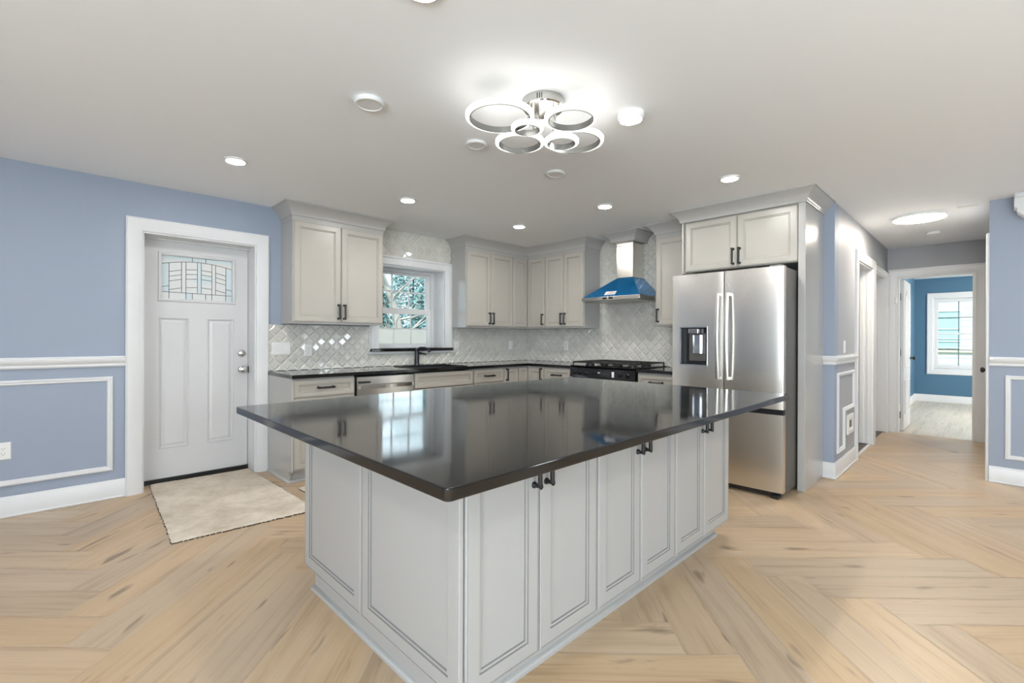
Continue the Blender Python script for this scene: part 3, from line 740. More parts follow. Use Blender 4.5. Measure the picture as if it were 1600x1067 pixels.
t = upper('greige narrow wall cabinet between hood and fridge', (4.73, 2.27, ZU0), (4.575, RX-0.01, 2.066, 2.477, ZU0, CZ-0.003), [(FUR, 2.074, 2.470, 2.443, 0)])
crown([(RX-0.01, 2.477), (4.572, 2.477), (4.572, 2.066)], ZF, t, side=1 if False else -1)

# fridge surround
t = thing('fridge_surround', 'greige tall panels and two-door cabinet framing the fridge', 'cabinet', (4.6, 1.55, 0))
MB().box(4.305, RX-0.001, 1.027, 1.079, 0.0, CZ-0.003).build('side_panel', 'greyside', t, bevel=0.002)
MB().box(4.305, RX-0.012, 2.045, 2.063, 0.0, CZ-0.003).build('side_panel', 'greige', t, bevel=0.002)
MB().box(4.325, RX-0.012, 1.079, 2.045, 1.862, CZ-0.003).build('body', 'greige', t)
FF = FX(4.325)
d = front('door', FF, 1.084, 1.5525, 1.868, 2.328, t, GR); pull(FF, 1.533, 1.965, 0.128, True, d)
d = front('door', FF, 1.5585, 2.028, 1.868, 2.328, t, GR); pull(FF, 1.588, 1.965, 0.128, True, d)
crown([(4.57, 2.063), (4.302, 2.063), (4.302, 1.027), (RX-0.001, 1.027)], ZF+0.004, t, side=-1)
# ------------------------------------------------------------------ base cabinets along the sink wall
FB = FY(4.080); ZB0, ZB1 = 0.115, 0.866
def base(name, label, loc, bx, cat='cabinet'):
    t_ = thing(name, label, cat, loc, 'greige base cabinets')
    MB().box(*bx).build('body', 'greyside', t_, bevel=0.0015)
    return t_
def kick(t_, F, u0, u1):
    MB().fbox(F, u0, u1, 0.0, 0.10, -0.075, -0.060).build('toe_kick', 'greyside', t_)
t = base('base_cabinet', 'greige base cabinet beside the entrance door, first of the run', (1.69, 4.37, 0), (1.424, 1.964, 4.080, SY-0.001, 0.10, 0.8835))
kick(t, FB, 1.424, 1.964)
MB().box(1.408, 1.424, 4.12, SY-0.001, 0.0, 0.10).box(1.408, 1.424, 4.062, SY-.001, 0.10, 0.8835).build('end_panel', 'greyside', t)
MB().sweep([(0, 0), (0.016, 0), (0.016, 0.008), (0.008, 0.020), (0, 0.024)], [(1.408, SY-0.02), (1.408, 4.12), (1.964, 4.12)], FZ(0), side=-1, smooth=True).build('shoe_molding', 'greyside', t)
d = front('drawer', FB, 1.428, 1.960, 0.720, 0.868, t, GR, s=0.042); pull(FB, 1.694, 0.796, 0.128, False, d)
d = front('drawer', FB, 1.428, 1.960, 0.42, 0.713, t, GR, s=0.05); pull(FB, 1.694, 0.60, 0.128, False, d)
d = front('drawer', FB, 1.428, 1.960, ZB0, 0.413, t, GR, s=0.05); pull(FB, 1.694, 0.30, 0.128, False, d)
# dishwasher
t = thing('dishwasher', 'stainless dishwasher with bowed bar handle under the counter', 'dishwasher', (2.29, 4.37, 0))
MB().box(1.985, 2.598, 4.10, 4.66, 0.10, 0.868).build('body', 'blackp', t)
dp = MB().prism([(1.988, 0), (2.595, 0)] + [(2.595-(2.595-1.988)*k/12, 0.030+0.006*(1-(2*k/12-1)**2)) for k in range(13)], lambda u, v, w: (u, 4.10-v, w), 0.11, 0.862, smooth=False)
dd = dp.build('door', 'steelh', t)
MB().fbox(FY(4.062), 2.005, 2.115, 0.806, 0.822, 0.004, 0.008).build('control_slot', 'blackp', dd)
hp = [(2.01+0.565*k/14, 4.060-0.014-0.036*math.sin(PI*k/14), 0.770) for k in range(15)]
hb_ = MB()
for k in range(14):
    (xa, ya, za), (xb, yb, zb) = hp[k], hp[k+1]
    hb_.add([(xa, ya, za-0.017), (xb, yb, za-0.017), (xb, yb, za+0.017), (xa, ya, za+0.017), (xa, ya+0.012, za-0.017), (xb, yb+0.012, za-0.017), (xb, yb+0.012, za+0.017), (xa, ya+0.012, za+0.017)],
            [(0, 1, 2, 3), (7, 6, 5, 4), (0, 4, 5, 1), (3, 2, 6, 7)], 0, True)
hb_.box(2.008, 2.020, 4.040, 4.066, 0.755, 0.785).box(2.566, 2.578, 4.040, 4.066, 0.755, 0.785)
hb_.build('handle', 'steelh', dd, recalc=False)
MB().box(1.985, 2.598, 4.16, 4.17, 0.0, 0.10).build('toe_kick', 'blackp', t)
MB().box(1.965, 1.984, 4.09, 4.6, 0.0, 0.868).build('filler', 'blackp', t)
# sink base
t = base('base_cabinet', 'greige sink base cabinet with a wide false drawer front', (2.98, 4.37, 0), (2.600, 3.372, 4.080, SY-0.001, 0.10, 0.70)); kick(t, FB, 2.600, 3.372)
front('false_front', FB, 2.605, 3.367, 0.712, 0.868, t, GR, s=0.042)
d = front('door', FB, 2.605, 2.984, ZB0, 0.704, t, GR); pull(FB, 2.955, 0.60, 0.128, True, d)
d = front('door', FB, 2.989, 3.367, ZB0, 0.704, t, GR); pull(FB, 3.018, 0.60, 0.128, True, d)
# drawer stack
t = base('base_cabinet', 'greige narrow drawer stack right of the sink', (3.61, 4.37, 0), (3.380, 3.842, 4.080, SY-0.001, 0.10, 0.8835)); kick(t, FB, 3.380, 3.842)
for z0, z1 in ((0.716, 0.868), (0.42, 0.709), (ZB0, 0.413)):
    d = front('drawer', FB, 3.387, 3.836, z0, z1, t, GR, s=0.042); pull(FB, 3.61, (z0+z1)/2 if z0 > .7 else z1-0.05, 0.128, False, d)
# narrow door cabinet
t = base('base_cabinet', 'greige slim base cabinet with one handled door near the corner', (3.97, 4.37, 0), (3.850, 4.092, 4.080, SY-0.001, 0.10, 0.8835)); kick(t, FB, 3.850, 4.092)
d = front('door', FB, 3.868, 4.086, ZB0, 0.868, t, GR, s=0.045); pull(FB, 3.890, 0.79, 0.128, True, d)
# corner base
FBR = FX(4.280)
t = thing('base_cabinet', 'greige corner base cabinet with an inward corner door', 'cabinet', (4.5, 4.3, 0), 'greige base cabinets')
MB().prism([(4.100, 4.080), (4.280, 4.080), (4.280, 3.800), (RX-0.001, 3.800), (RX-0.001, SY-0.001), (4.100, SY-0.001)], FZ(0), 0.10, 0.8835).build('body', 'greyside', t)
front('door', FB, 4.106, 4.257, ZB0, 0.868, t, GR, s=0.04)
d = front('door', FBR, 3.806, 4.056, ZB0, 0.868, t, GR, s=0.05); pull(FBR, 3.830, 0.79, 0.128, True, d)
kick(t, FBR, 3.800, 4.150)
# drawers left of range
t = base('base_cabinet', 'greige drawer base cabinet left of the range', (4.55, 3.58, 0), (4.280, RX-0.001, 3.372, 3.795, 0.10, 0.8835)); kick(t, FBR, 3.372, 3.795)
for z0, z1 in ((0.716, 0.868), (0.42, 0.709), (ZB0, 0.413)):
    d = front('drawer', FBR, 3.376, 3.791, z0, z1, t, GR, s=0.042); pull(FBR, 3.583, (z0+z1)/2 if z0 > .7 else z1-0.05, 0.128, False, d)
t = base('base_cabinet', 'greige drawer base cabinet between range and fridge', (4.55, 2.29, 0), (4.280, RX-0.001, 2.066, 2.512, 0.10, 0.8835)); kick(t, FBR, 2.066, 2.512)
for z0, z1 in ((0.716, 0.868), (0.42, 0.709), (ZB0, 0.413)):
    d = front('drawer', FBR, 2.072, 2.506, z0, z1, t, GR, s=0.042); pull(FBR, 2.30, (z0+z1)/2 if z0 > .7 else z1-0.05, 0.128, False, d)

# ------------------------------------------------------------------ worktops
SX0, SX1, SKY0, SKY1 = 2.640, 3.300, 4.110, 4.505
ct = MB()
zt0, zt1 = 0.884, 0.915
CY = 4.036; CXR = 4.242
outer = [(1.404, CY), (CXR, CY), (CXR, 3.362), (RX-0.001, 3.362), (RX-0.001, SY-0.001), (1.404, SY-0.001)]
for a in ((1.404, SX0, CY, SY-0.001), (SX1, CXR, CY, SY-0.001), (SX0, SX1, CY, SKY0), (SX0, SX1, SKY1, SY-0.001), (CXR, RX-0.001, 3.366, SY-0.001)):
    ct.box(a[0], a[1], a[2], a[3], zt0, zt1)
tag(ct.build('countertop', 'stone'), 'polished black L-shaped countertop around the sink and corner', 'countertop')
tag(MB().box(CXR, RX-0.001, 2.066, 2.518, zt0, zt1).build('countertop', 'stone', bevel=0.002), 'short polished black countertop between range and fridge', 'countertop')
# sink
sk = MB()
sk.sweep([(-0.012, 0.0), (-0.012, 0.005), (0.010, 0.005), (0.010, 0.0)], [(SX0, SKY0), (SX1, SKY0), (SX1, SKY1), (SX0, SKY1)], FZ(zt1+0.0005), closed=True)
x0, x1, y0, y1 = SX0+0.008, SX1-0.008, SKY0+0.008, SKY1-0.008
for a in ((x0, x0+0.006, y0, y1), (x1-0.006, x1, y0, y1), (x0, x1, y0, y0+0.006), (x0, x1, y1-0.006, y1)): sk.box(a[0], a[1], a[2], a[3], 0.712, zt1+0.003)
sk.box(x0, x1, y0, y1, 0.706, 0.712)
st = thing('kitchen_sink', 'black composite sink set into the counter below the window', 'sink', (2.97, 4.31, 0.706))
sk.build('basin', 'sinkblack', st)
MB().lathe([(0, 0), (0.045, 0), (0.045, 0.004), (0.03, 0.002), (0, 0.002)], FZ(0.712), (2.97, 4.34), 24).build('drain', 'chrome', st)
# faucet
ft_ = thing('kitchen_faucet', 'matt black faucet with side lever behind the sink', 'faucet', (2.955, 4.575, zt1))
fx, fy = 2.955, 4.570
MB().lathe([(0, 0), (0.034, 0), (0.034, 0.006), (0.031, 0.010), (0.028, 0.06), (0.025, 0.13), (0.0235, 0.175), (0.020, 0.188), (0.0, 0.190)], FZ(zt1+0.0005), (fx, fy), 28).build('body', 'black', ft_)
MB().tube([(fx, fy, 1.075), (fx+0.005, fy-0.02, 1.100), (fx+0.014, fy-0.055, 1.113), (fx+0.03, fy-0.11, 1.112), (fx+0.045, fy-0.16, 1.098), (fx+0.052, fy-0.18, 1.075)], [0.019, 0.0195, 0.0185, 0.017, 0.017, 0.018], 16).build('spout', 'black', ft_)
MB().tube([(fx+0.018, fy-.005, 1.055), (fx+0.045, fy-0.012, 1.052), (fx+0.055, fy-0.016, 1.050)], [0.014, 0.014, 0.010], 14).tube([(fx+0.048, fy-0.014, 1.054), (fx+0.068, fy-0.035, 1.046), (fx+0.088, fy-0.060, 1.036)], [0.008, 0.010, 0.007], 10).build('lever', 'black', ft_)

# ------------------------------------------------------------------ range
t = thing('gas_range', 'black gas range with cast iron grates under the hood', 'range', (4.55, 2.94, 0))
RY0, RY1 = 2.522, 3.358
MB().box(4.262, 4.885, RY0+0.002, RY1-0.002, 0.06, 0.905).build('body', 'blackp', t, bevel=0.003)
cp = MB().prism([(4.262, 0.79), (4.222, 0.795), (4.232, 0.898), (4.262, 0.912)], lambda u, v, w: (u, w, v), RY0, RY1)
cpo = cp.build('control_panel', 'blackglass', t)
MB().box(4.222, 4.262, RY0+0.004, RY1-0.004, 0.22, 0.782).build('oven_door', 'blackglass', t, bevel=0.004)
MB().tube([(4.185, RY0+0.06, 0.745), (4.185, RY1-0.06, 0.745)], 0.011, 12).tube([(4.225, RY0+0.08, 0.745), (4.185, RY0+0.08, 0.745)], 0.008, 8).tube([(4.225, RY1-0.08, 0.745), (4.185, RY1-0.08, 0.745)], 0.008, 8).build('oven_handle', 'blackp', t)
for yk in (3.30, 3.222, 3.150, 2.700, 2.612):
    k = MB().lathe([(0, 0), (0.026, 0), (0.026, 0.008), (0.020, 0.012), (0.017, 0.030), (0, 0.031)], FX(4.2275), (yk, 0.848), 22)
    k.fbox(FX(4.2275), yk-0.003, yk+0.003, 0.83, 0.866, 0.012, 0.036); k.build('knob', 'blackp', cpo)
dsp = MB().fbox(FX(4.2265), 2.84, 3.06, 0.815, 0.875, 0.0, 0.002).build('display', 'blackglass', cpo)
mk = MB().fbox(FX(4.2245), 2.945, 2.975, 0.852, 0.860, 0.0002, 0.0012)
mk.build('display_mark', 'plate', dsp)
MB().fbox(FX(4.2265), 2.768, 2.796, 0.808, 0.874, 0.0, 0.0025).build('sticker', 'sticker', cpo)
MB().box(4.235, 4.888, RY0-0.003, RY1+0.003, 0.9155, 0.925).build('cooktop', 'blackglass', t, bevel=0.003)
for gy0, gy1 in ((RY0+0.012, RY0+0.268), (RY0+0.284, RY0+0.552), (RY0+0.568, RY1-0.012)):
    gm = MB(); gx0, gx1 = 4.27, 4.86; zb = 0.962
    def bar(a, bq):
        gm.tube([a, bq], 0.0075, 6)
    for yy in (gy0, gy1): bar((gx0, yy, zb), (gx1, yy, zb))
    for xx in (gx0, gx1, (gx0+gx1)/2): bar((xx, gy0, zb), (xx, gy1, zb))
    ym = (gy0+gy1)/2
    bar((gx0, ym, zb), (gx1, ym, zb))
    for xx in (gx0+0.15, gx1-0.15): bar((xx, gy0, zb), (xx, gy1, zb))
    for xx in (gx0, gx1):
        for yy in (gy0, gy1): bar((xx, yy, zb), (xx, yy, 0.925))
    gm.build('grate', 'iron', t)
for bx_, by_ in ((4.42, RY0+0.14), (4.71, RY0+0.14), (4.565, RY0+0.418), (4.42, RY1-0.14), (4.71, RY1-0.14)):
    bu = MB().lathe([(0, 0), (0.052, 0), (0.052, 0.010), (0.040, 0.014), (0.040, 0.022), (0, 0.024)], FZ(0.925), (bx_, by_), 24); bu.build('burner', 'iron', t)

# ------------------------------------------------------------------ hood
t = thing('range_hood', 'chimney range hood with shiny blue film on its sloped canopy', 'range hood', (4.65, 2.95, 1.655))
HXF, HY0, HY1 = 4.40, 2.572, 3.330; CY0, CY1, CXF = 2.800, 3.012, 4.645
hz0, hz1, hz2 = 1.658, 1.700, 1.925
cn = MB()
cn.add([(HXF+0.006, HY0+0.006, hz1), (RX-0.012, HY0+0.006, hz1), (RX-0.012, HY1-0.006, hz1), (HXF+0.006, HY1-0.006, hz1), (CXF, CY0, hz2), (RX-0.012, CY0, hz2), (RX-0.012, CY1, hz2), (CXF, CY1, hz2)],
       [(0, 1, 5, 4), (1, 2, 6, 5), (2, 3, 7, 6), (3, 0, 4, 7), (4, 5, 6, 7), (3, 2, 1, 0)])
cno = cn.build('canopy', 'bluefilm', t, bevel=0.004)
MB().box(HXF, RX-0.012, HY0, HY1, hz0, hz1-0.0005).build('rim', 'steelh', t, bevel=0.003)
MB().box(HXF+0.03, RX-0.05, HY0+0.03, HY1-0.03, hz0-0.006, hz0).build('filter', 'hoodunder', t)
MB().box(CXF, RX-0.012, CY0, CY1, hz2+0.001, 2.330).build('chimney', 'steel', t, bevel=0.002)
MB().box(CXF+0.006, RX-0.012, CY0+0.006, CY1-0.006, 2.330, 2.345).build('collar', 'blackp', t)
# sloped sticker on the canopy
nv = Vector((-(hz2-hz1), 0, CXF-HXF)).normalized(); dv_ = Vector((CXF-HXF, 0, hz2-hz1)).normalized()
bp0 = Vector((HXF+0.006, 0, hz1))
def SL(u, v, w):
    p = bp0+dv_*v+nv*w; return (p.x, u, p.z)
stk = MB().fbox(SL, 2.895, 3.035, 0.028, 0.088, 0.0005, 0.0025).build('sticker', 'sticker', cno)
q = MB()
for i in range(4): q.fbox(SL, 2.91+0.004*i, 3.02-0.012*i, 0.036+0.012*i, 0.0395+0.012*i, 0.0025, 0.003)
q.build('sticker_print', 'stickerink', stk)
for y0 in (2.905, 2.985): MB().fbox(FX(HXF), y0, y0+0.05, hz0+0.012, hz0+0.032, 0.0, 0.003).build('button', 'blackp', t)
MB().fbox(FX(CXF), 2.945, 3.000, 2.282, 2.300, 0, 0.0015).build('sticker', 'sticker', t)
o = MB().sweep(CROWN, [(RX-0.01, CY1+0.035), (CXF-0.035, CY1+0.035), (CXF-0.035, CY0-0.035), (RX-0.01, CY0-0.035)], FZ(ZF), side=1 if False else -1, smooth=True)
o.sweep([(0, 2.328), (0, ZF+0.1), (-0.028, ZF+0.1), (-0.028, 2.328)], [(RX-0.01, CY1+0.035), (CXF-0.035, CY1+0.035), (CXF-0.035, CY0-0.035), (RX-0.01, CY0-0.035)], FZ(0), side=-1)
tag(o.build('crown_molding', 'greyside'), 'short greige crown moulding boxed around the hood chimney', 'crown molding')

# ------------------------------------------------------------------ refrigerator
t = thing('refrigerator', 'stainless french door refrigerator with water dispenser', 'refrigerator', (4.35, 1.53, 0))
Y0, Y1, YM = 1.085, 1.978, 1.5285
MB().box(4.015, 4.80, Y0+0.006, Y1-0.006, 0.035, 1.788).build('case', 'case', t, bevel=0.004)
def bowed(name, ya, yb, za, zb, hole=None, sag=0.012, xf=3.948, xb=4.008, whole=None):
    wa, wb = whole or (ya, yb)
    n = 14; us = [ya+(yb-ya)*i/n for i in range(n+1)]; vs_ = [za, zb]
    if hole: us = sorted(set(us+[hole[0], hole[1]])); vs_ = [za, hole[2], hole[3], zb]
    def X(u):
        k = (u-(wa+wb)/2)/((wb-wa)/2); e = max(0, abs(k)-0.93)/0.07
        return xf-sag*(1-k*k)+sag*0.4+0.002*e*e
    mb = MB()
    P = [[(X(u), u, v) for v in vs_] for u in us]
    for i in range(len(us)-1):
        for j2 in range(len(vs_)-1):
            if hole and hole[0]-1e-6 <= us[i] < hole[1]-1e-6 and j2 == 1: continue
            mb.add([P[i][j2], P[i+1][j2], P[i+1][j2+1], P[i][j2+1]], [(0, 1, 2, 3)], 0, True)
    k = len(us)
    for j2, z in ((0, za), (-1, zb)):
        mb.add([P[i][j2] for i in range(k)]+[(xb, us[i], z) for i in range(k)], [(i, i+1, k+i+1, k+i) for i in range(k-1)])
    for i, y in ((0, ya), (-1, yb)):
        mb.add([(P[i][0][0], y, za), (xb, y, za), (xb, y, zb), (P[i][0][0], y, zb)], [(0, 1, 2, 3)])
    mb.add([(xb, ya, za), (xb, yb, za), (xb, yb, zb), (xb, ya, zb)], [(0, 1, 2, 3)])
    bm_o = mb.build(name, 'steel', t, recalc=False)
    me = bm_o.data; bm = bmesh.new(); bm.from_mesh(me); bmesh.ops.remove_doubles(bm, verts=bm.verts, dist=1e-5); bmesh.ops.recalc_face_normals(bm, faces=bm.faces)
    # outward check: the front must face the room
    fr_ = [f for f in bm.faces if abs(f.normal.x) > 0.8 and f.calc_center_median().x+ORG[t.name].x < 3.97]
    if fr_ and sum(f.normal.x for f in fr_) > 0:
        for f in bm.faces: f.normal_flip()
    bm.to_mesh(me); bm.free()
    me.set_sharp_from_angle(angle=math.radians(38))
    return bm_o, X
HL = (1.668, 1.898, 1.010, 1.327)
ld, XL = bowed('door', YM+0.004, Y1, 0.690, 1.790, HL)
rd, XR = bowed('door', Y0, YM-0.004, 0.690, 1.790)
fd, XF = bowed('freezer_drawer', Y0, Y1, 0.052, 0.648, sag=0.012)
# dispenser niche
dn = MB(); xd0, xd1 = XL(1.78)+0.006, 4.004
dn.box(xd0, xd1, HL[0], HL[0]+0.006, HL[2], HL[3]).box(xd0, xd1, HL[1]-0.006, HL[1], HL[2], HL[3]).box(xd0, xd1, HL[0], HL[1], HL[2], HL[2]+0.006).box(xd0, xd1, HL[0], HL[1], HL[3]-0.006, HL[3]).box(xd1-0.004, xd1, HL[0], HL[1], HL[2], HL[3])
dno = dn.build('dispenser', 'blackp', ld)
MB().sweep([(0, -0.006), (0, 0.003), (0.007, 0.003), (0.007, -0.006)], [(HL[0], HL[2]), (HL[1], HL[2]), (HL[1], HL[3]), (HL[0], HL[3])], FX(XL(1.78)+0.002), closed=True, side=-1).build('dispenser_frame', 'chrome', ld)
MB().fbox(FX(xd1-0.004), 1.690, 1.842, HL[2]+.03, HL[3]-.05, 0, 0.006).build('back_plate', 'case', ld)
MB().box(3.945, 3.992, 1.742, 1.830, 1.277, 1.318).build('dispenser_nozzle', 'nickel', ld, bevel=0.004)
MB().prism([(y_, x_) for y_, x_ in [(1.715, 3.992), (1.795, 3.992), (1.795, 3.962), (1.780, 3.955), (1.730, 3.955), (1.715, 3.962)]], lambda u, v, w: (v, u, w), 1.105, 1.262).build('dispenser_paddle', 'chrome', ld)
for yh, dX, par in ((YM+0.036, XL, ld), (YM-0.036, XR, rd)):
    hm = MB(); n = 18; z0, z1 = 0.895, 1.608
    pr = [(-0.014, -0.010), (-0.006, -0.014), (0.006, -0.014), (0.014, -0.010), (0.014, 0.006), (-0.014, 0.006)]
    vs = []
    for i in range(n+1):
        k = i/n; xx = dX(yh)-0.034-0.022*math.sin(PI*k); zz = z0+(z1-z0)*k
        for a, b2 in pr: vs.append((xx+b2, yh+a, zz))
    fs = [(i*6+q, i*6+(q+1) % 6, (i+1)*6+(q+1) % 6, (i+1)*6+q) for i in range(n) for q in range(6)]+[(5, 4, 3, 2, 1, 0), tuple(n*6+q for q in range(6))]
    hm.add(vs, fs, 0, True)
    for zz in (z0+0.012, z1-0.012): hm.box(dX(yh)-0.034, dX(yh)+0.006, yh-0.012, yh+0.012, zz-0.012, zz+0.012)
    hm.build('handle', 'pullsteel', par)
MB().box(3.985, 4.015, Y0+0.01, Y1-0.01, 0.649, 0.689).build('gap_trim', 'blackp', t)
MB().box(4.008, 4.0148, Y0+0.008, Y1-0.008, 0.052, 1.786).build('gasket', 'blackp', t)
MB().box(3.985, 4.012, YM-0.0035, YM+0.0035, 0.692, 1.786).build('center_seam', 'blackp', t)
MB().box(3.975, 4.05, Y0+0.02, Y1-0.02, 0.018, 0.050).build('base_grille', 'blackp', t)
for yy in (Y0+0.03, Y1-0.09): MB().box(3.950, 4.03, yy, yy+0.06, 0.0, 0.030).build('foot', 'blackp', t, bevel=0.006)
for yy in (Y0+0.06, Y1-0.12): MB().box(3.985, 4.10, yy-0.04, yy+0.05, 1.7885, 1.806).build('hinge_cover', 'case', t, bevel=0.004)
for zz in (1.18, 1.10): MB().box(4.012, 4.03, Y0+0.002, Y0+0.0058, zz, zz+0.03).build('hinge_pin', 'nickel', t)

# ------------------------------------------------------------------ island
IX0, IX1, IY0, IY1 = 0.588, 3.024, 0.793, 2.400
tp = MB().prism(roundrect(IX0, IX1, IY0, IY1, 0.016, 5), FZ(0), 0.8848, 0.915)
tag(tp.build('island_countertop', 'stone', bevel=0.0035, seg=3), 'large polished black slab on the white island', 'countertop')
FI = FY(1.154)
doorsX = [(0.915, 1.2540), (1.2600, 1.6120), (1.6200, 1.9580), (1.9640, 2.3050), (2.3130, 2.6550), (2.6610, 3.018)]
lab = ['white two-door island cabinet nearest the left front corner', 'middle white two-door cabinet of the island front', 'white two-door island cabinet nearest the fridge']
for k in range(3):
    x0, x1 = doorsX[2*k][0]-0.004, doorsX[2*k+1][1]+0.004
    if k == 0: x0 = 0.921
    if k == 2: x1 = 3.020
    t = thing('island_cabinet', lab[k], 'cabinet', ((x0+x1)/2, 1.75, 0.092), 'island cabinets')
    MB().box(x0, x1, 1.154, 2.383, 0.092, 0.8843).build('body', 'island', t, bevel=0.001)
    for q in (0, 1):
        a, bq = doorsX[2*k+q]
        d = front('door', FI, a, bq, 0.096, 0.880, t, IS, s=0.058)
        pull(FI, (bq-0.030) if q == 0 else (a+0.030), 0.772, 0.128, True, d)
t = thing('island_end_panel', 'white panelled end of the island facing the entrance', 'panel', (0.91, 1.75, 0.092), 'island cabinets')
FE = FX(0.9205)
MB().box(0.9085, 0.9205, 1.157, 2.387, 0.092, 0.8843).build('backing', 'island', t)
FE = FX(0.9085)
front('panel', FE, 1.141, 1.785, 0.096, 0.882, t, IS, s=0.058, t=0.016); front('panel', FE, 1.792, 2.387, 0.096, 0.882, t, IS, s=0.058, t=0.016)
pl = MB().box(0.912, 2.945, 1.196, 2.30, 0.0, 0.0915)
t = thing('island_plinth', 'white recessed plinth and shoe moulding under the island', 'plinth', (1.9, 1.75, 0))
pl.build('board', 'island', t)
MB().sweep([(0, 0), (0.016, 0), (0.016, 0.010), (0.012, 0.018), (0.004, 0.022), (0, 0.024)], [(0.912, 2.30), (0.912, 1.196), (2.945, 1.196), (2.945, 2.30)], FZ(0), closed=True, side=-1, smooth=True).build('shoe_molding', 'island', t)

# ------------------------------------------------------------------ mats
def rug(name, label, corners, nu, nv_, th):
    vs = []; fs = []; A, B, C, D = [Vector((*c, 0)) for c in corners]
    rnd = random.Random(3)
    for i in range(nu+1):
        for j in range(nv_+1):
            a, c = i/nu, j/nv_
            p = (A*(1-a)+B*a)*(1-c)+(D*(1-a)+C*a)*c
            edge = i in (0, nu) or j in (0, nv_)
            p += Vector((rnd.uniform(-1, 1), rnd.uniform(-1, 1), 0))*(0.004 if edge else 0.002)
            p.z = th*(0.55 if edge else 1)+rnd.uniform(-1, 1)*0.0012
            vs.append(tuple(p))
    for i in range(nu):
        for j in range(nv_):
            q = i*(nv_+1)+j; fs.append((q, q+nv_+1, q+nv_+2, q+1))
    cx_, cy_ = sum(c[0] for c in corners)/4, sum(c[1] for c in corners)/4
    t_ = thing(name, label, 'mat', (cx_, cy_, 0))
    mb = MB(); mb.add(vs, fs, 0, True); mb.build('pile', 'carpet', t_, recalc=False)
    e = 0.004
    per = [vs[i*(nv_+1)] for i in range(nu+1)]+[vs[nu*(nv_+1)+j] for j in range(1, nv_+1)]+[vs[i*(nv_+1)+nv_] for i in range(nu-1, -1, -1)]+[vs[j] for j in range(nv_-1, 0, -1)]
    cc = Vector((cx_, cy_)); poly = []
    for p in per:
        d = (Vector(p[:2])-cc).normalized(); poly.append((p[0]+d.x*(e+rnd.uniform(-.002, .003)), p[1]+d.y*(e+rnd.uniform(-.002, .003))))
    MB().prism(poly, FZ(0), 0.0003, th*0.5).build('backing', 'burlap', t_)
    fr = MB()
    for k in range(0, len(per), 2):
        p = Vector((per[k][0], per[k][1], th*0.5)); d = (Vector(per[k][:2])-cc).normalized()
        if rnd.random() < 0.75:
            l = rnd.uniform(0.006, 0.014); fr.tube([tuple(p), (p.x+d.x*l, p.y+d.y*l+rnd.uniform(-.003, .003), 0.003)], 0.0022, 5)
    fr.build('frayed_edge', 'carpet', t_)['kind'] = 'stuff'
    return t_
rug('doormat', 'worn beige carpet mat in front of the entrance door', [(0.497, 3.386), (1.338, 3.342), (1.290, 4.800), (0.560, 4.845)], 60, 100, 0.013)
rug('kitchen_mat', 'beige carpet mat before the sink, mostly hidden by the island', [(1.425, 3.30), (2.35, 3.30), (2.35, 3.925), (1.412, 3.925)], 60, 40, 0.013)

# ------------------------------------------------------------------ switches and outlets
def outlet(name, label, F, u, v, parent=None, gangs=1, kind='outlet', mats='plate'):
    wd = 0.072+0.046*(gangs-1)
    t_ = thing(name, label, 'switch' if kind == 'switch' else 'outlet', F(u, v, 0))
    MB().rings(F, u-wd/2, u+wd/2, v-0.058, v+0.058, [(0, 0, 0), (0, 0.003, 0), (0.004, 0.0055, 0), (0.006, 0.0055, 0)]).build('plate', mats, t_)
    for g_ in range(gangs):
        uu = u-(gangs-1)*0.023+g_*0.046
        if kind == 'switch':
            MB().rings(F, uu-0.0165, uu+0.0165, v-0.033, v+0.033, [(0, 0.004, 0), (0, 0.007, 0), (0.002, 0.0075, 0)]).build('rocker', mats, t_)
        else:
            s_ = MB().rings(F, uu-0.0165, uu+0.0165, v-0.033, v+0.033, [(0, 0.004, 0), (0, 0.0065, 0), (0.002, 0.007, 0)]).build('socket', mats, t_)
            q = MB()
            for dv in (-0.017, 0.017):
                q.fbox(F, uu-0.0075, uu-0.0055, v+dv-0.003, v+dv+0.006, 0.0068, 0.0074).fbox(F, uu+0.0055, uu+0.0075, v+dv-0.003, v+dv+0.006, 0.0068, 0.0074).fbox(F, uu-0.002, uu+0.002, v+dv-0.011, v+dv-0.007, 0.0068, 0.0074)
            q.build('slots', 'slot', s_)
    return t_
TW = FY(SY-0.0085)
outlet('light_switch', 'triple white rocker switch on the tile by the entrance', TW, 1.520, 1.125, gangs=3, kind='switch')
outlet('wall_outlet', 'white outlet on the tile under the left wall cabinet', TW, 1.770, 1.106)
outlet('wall_outlet', 'white outlet on the tile right of the window', TW, 3.598, 1.128, kind='outlet')
outlet('wall_outlet', 'white outlet on the tile near the kitchen corner', TW, 4.535, 1.133)
outlet('wall_outlet', 'white outlet on the range wall tile under the wall cabinet', FX(RX-0.0085), 3.955, 1.130)
outlet('wall_outlet', 'white outlet inside the frame moulding on the left wall', FY(SY), -0.250, 0.452)
outlet('light_switch', 'white switch above the chair rail on the hall wall', FY(HY), 5.300, 1.160, kind='switch')
t = thing('wall_outlet', 'white framed outlet in the notch of the hall moulding', 'outlet', (5.55, HY, 0.4))
MB().sweep([(0, 0), (0, 0.012), (0.03, 0.016), (0.055, 0.010), (0.055, 0)], [(5.43, 0.315), (5.69, 0.315), (5.69, 0.50), (5.43, 0.50)], FY(HY), closed=True, side=1).build('plate', 'plate', t)
MB().fbox(FY(HY), 5.485, 5.635, 0.37, 0.445, 0.0, 0.004).build('socket', 'case', t)
t = None
# small white contact sensor on the end door frame
tag(MB().fbox(FX(EX-0.021), 0.842, 0.866, 1.70, 1.79, 0.0, 0.016).build('door_sensor', 'plate', bevel=0.004), 'small white sensor on the end door casing', 'sensor')

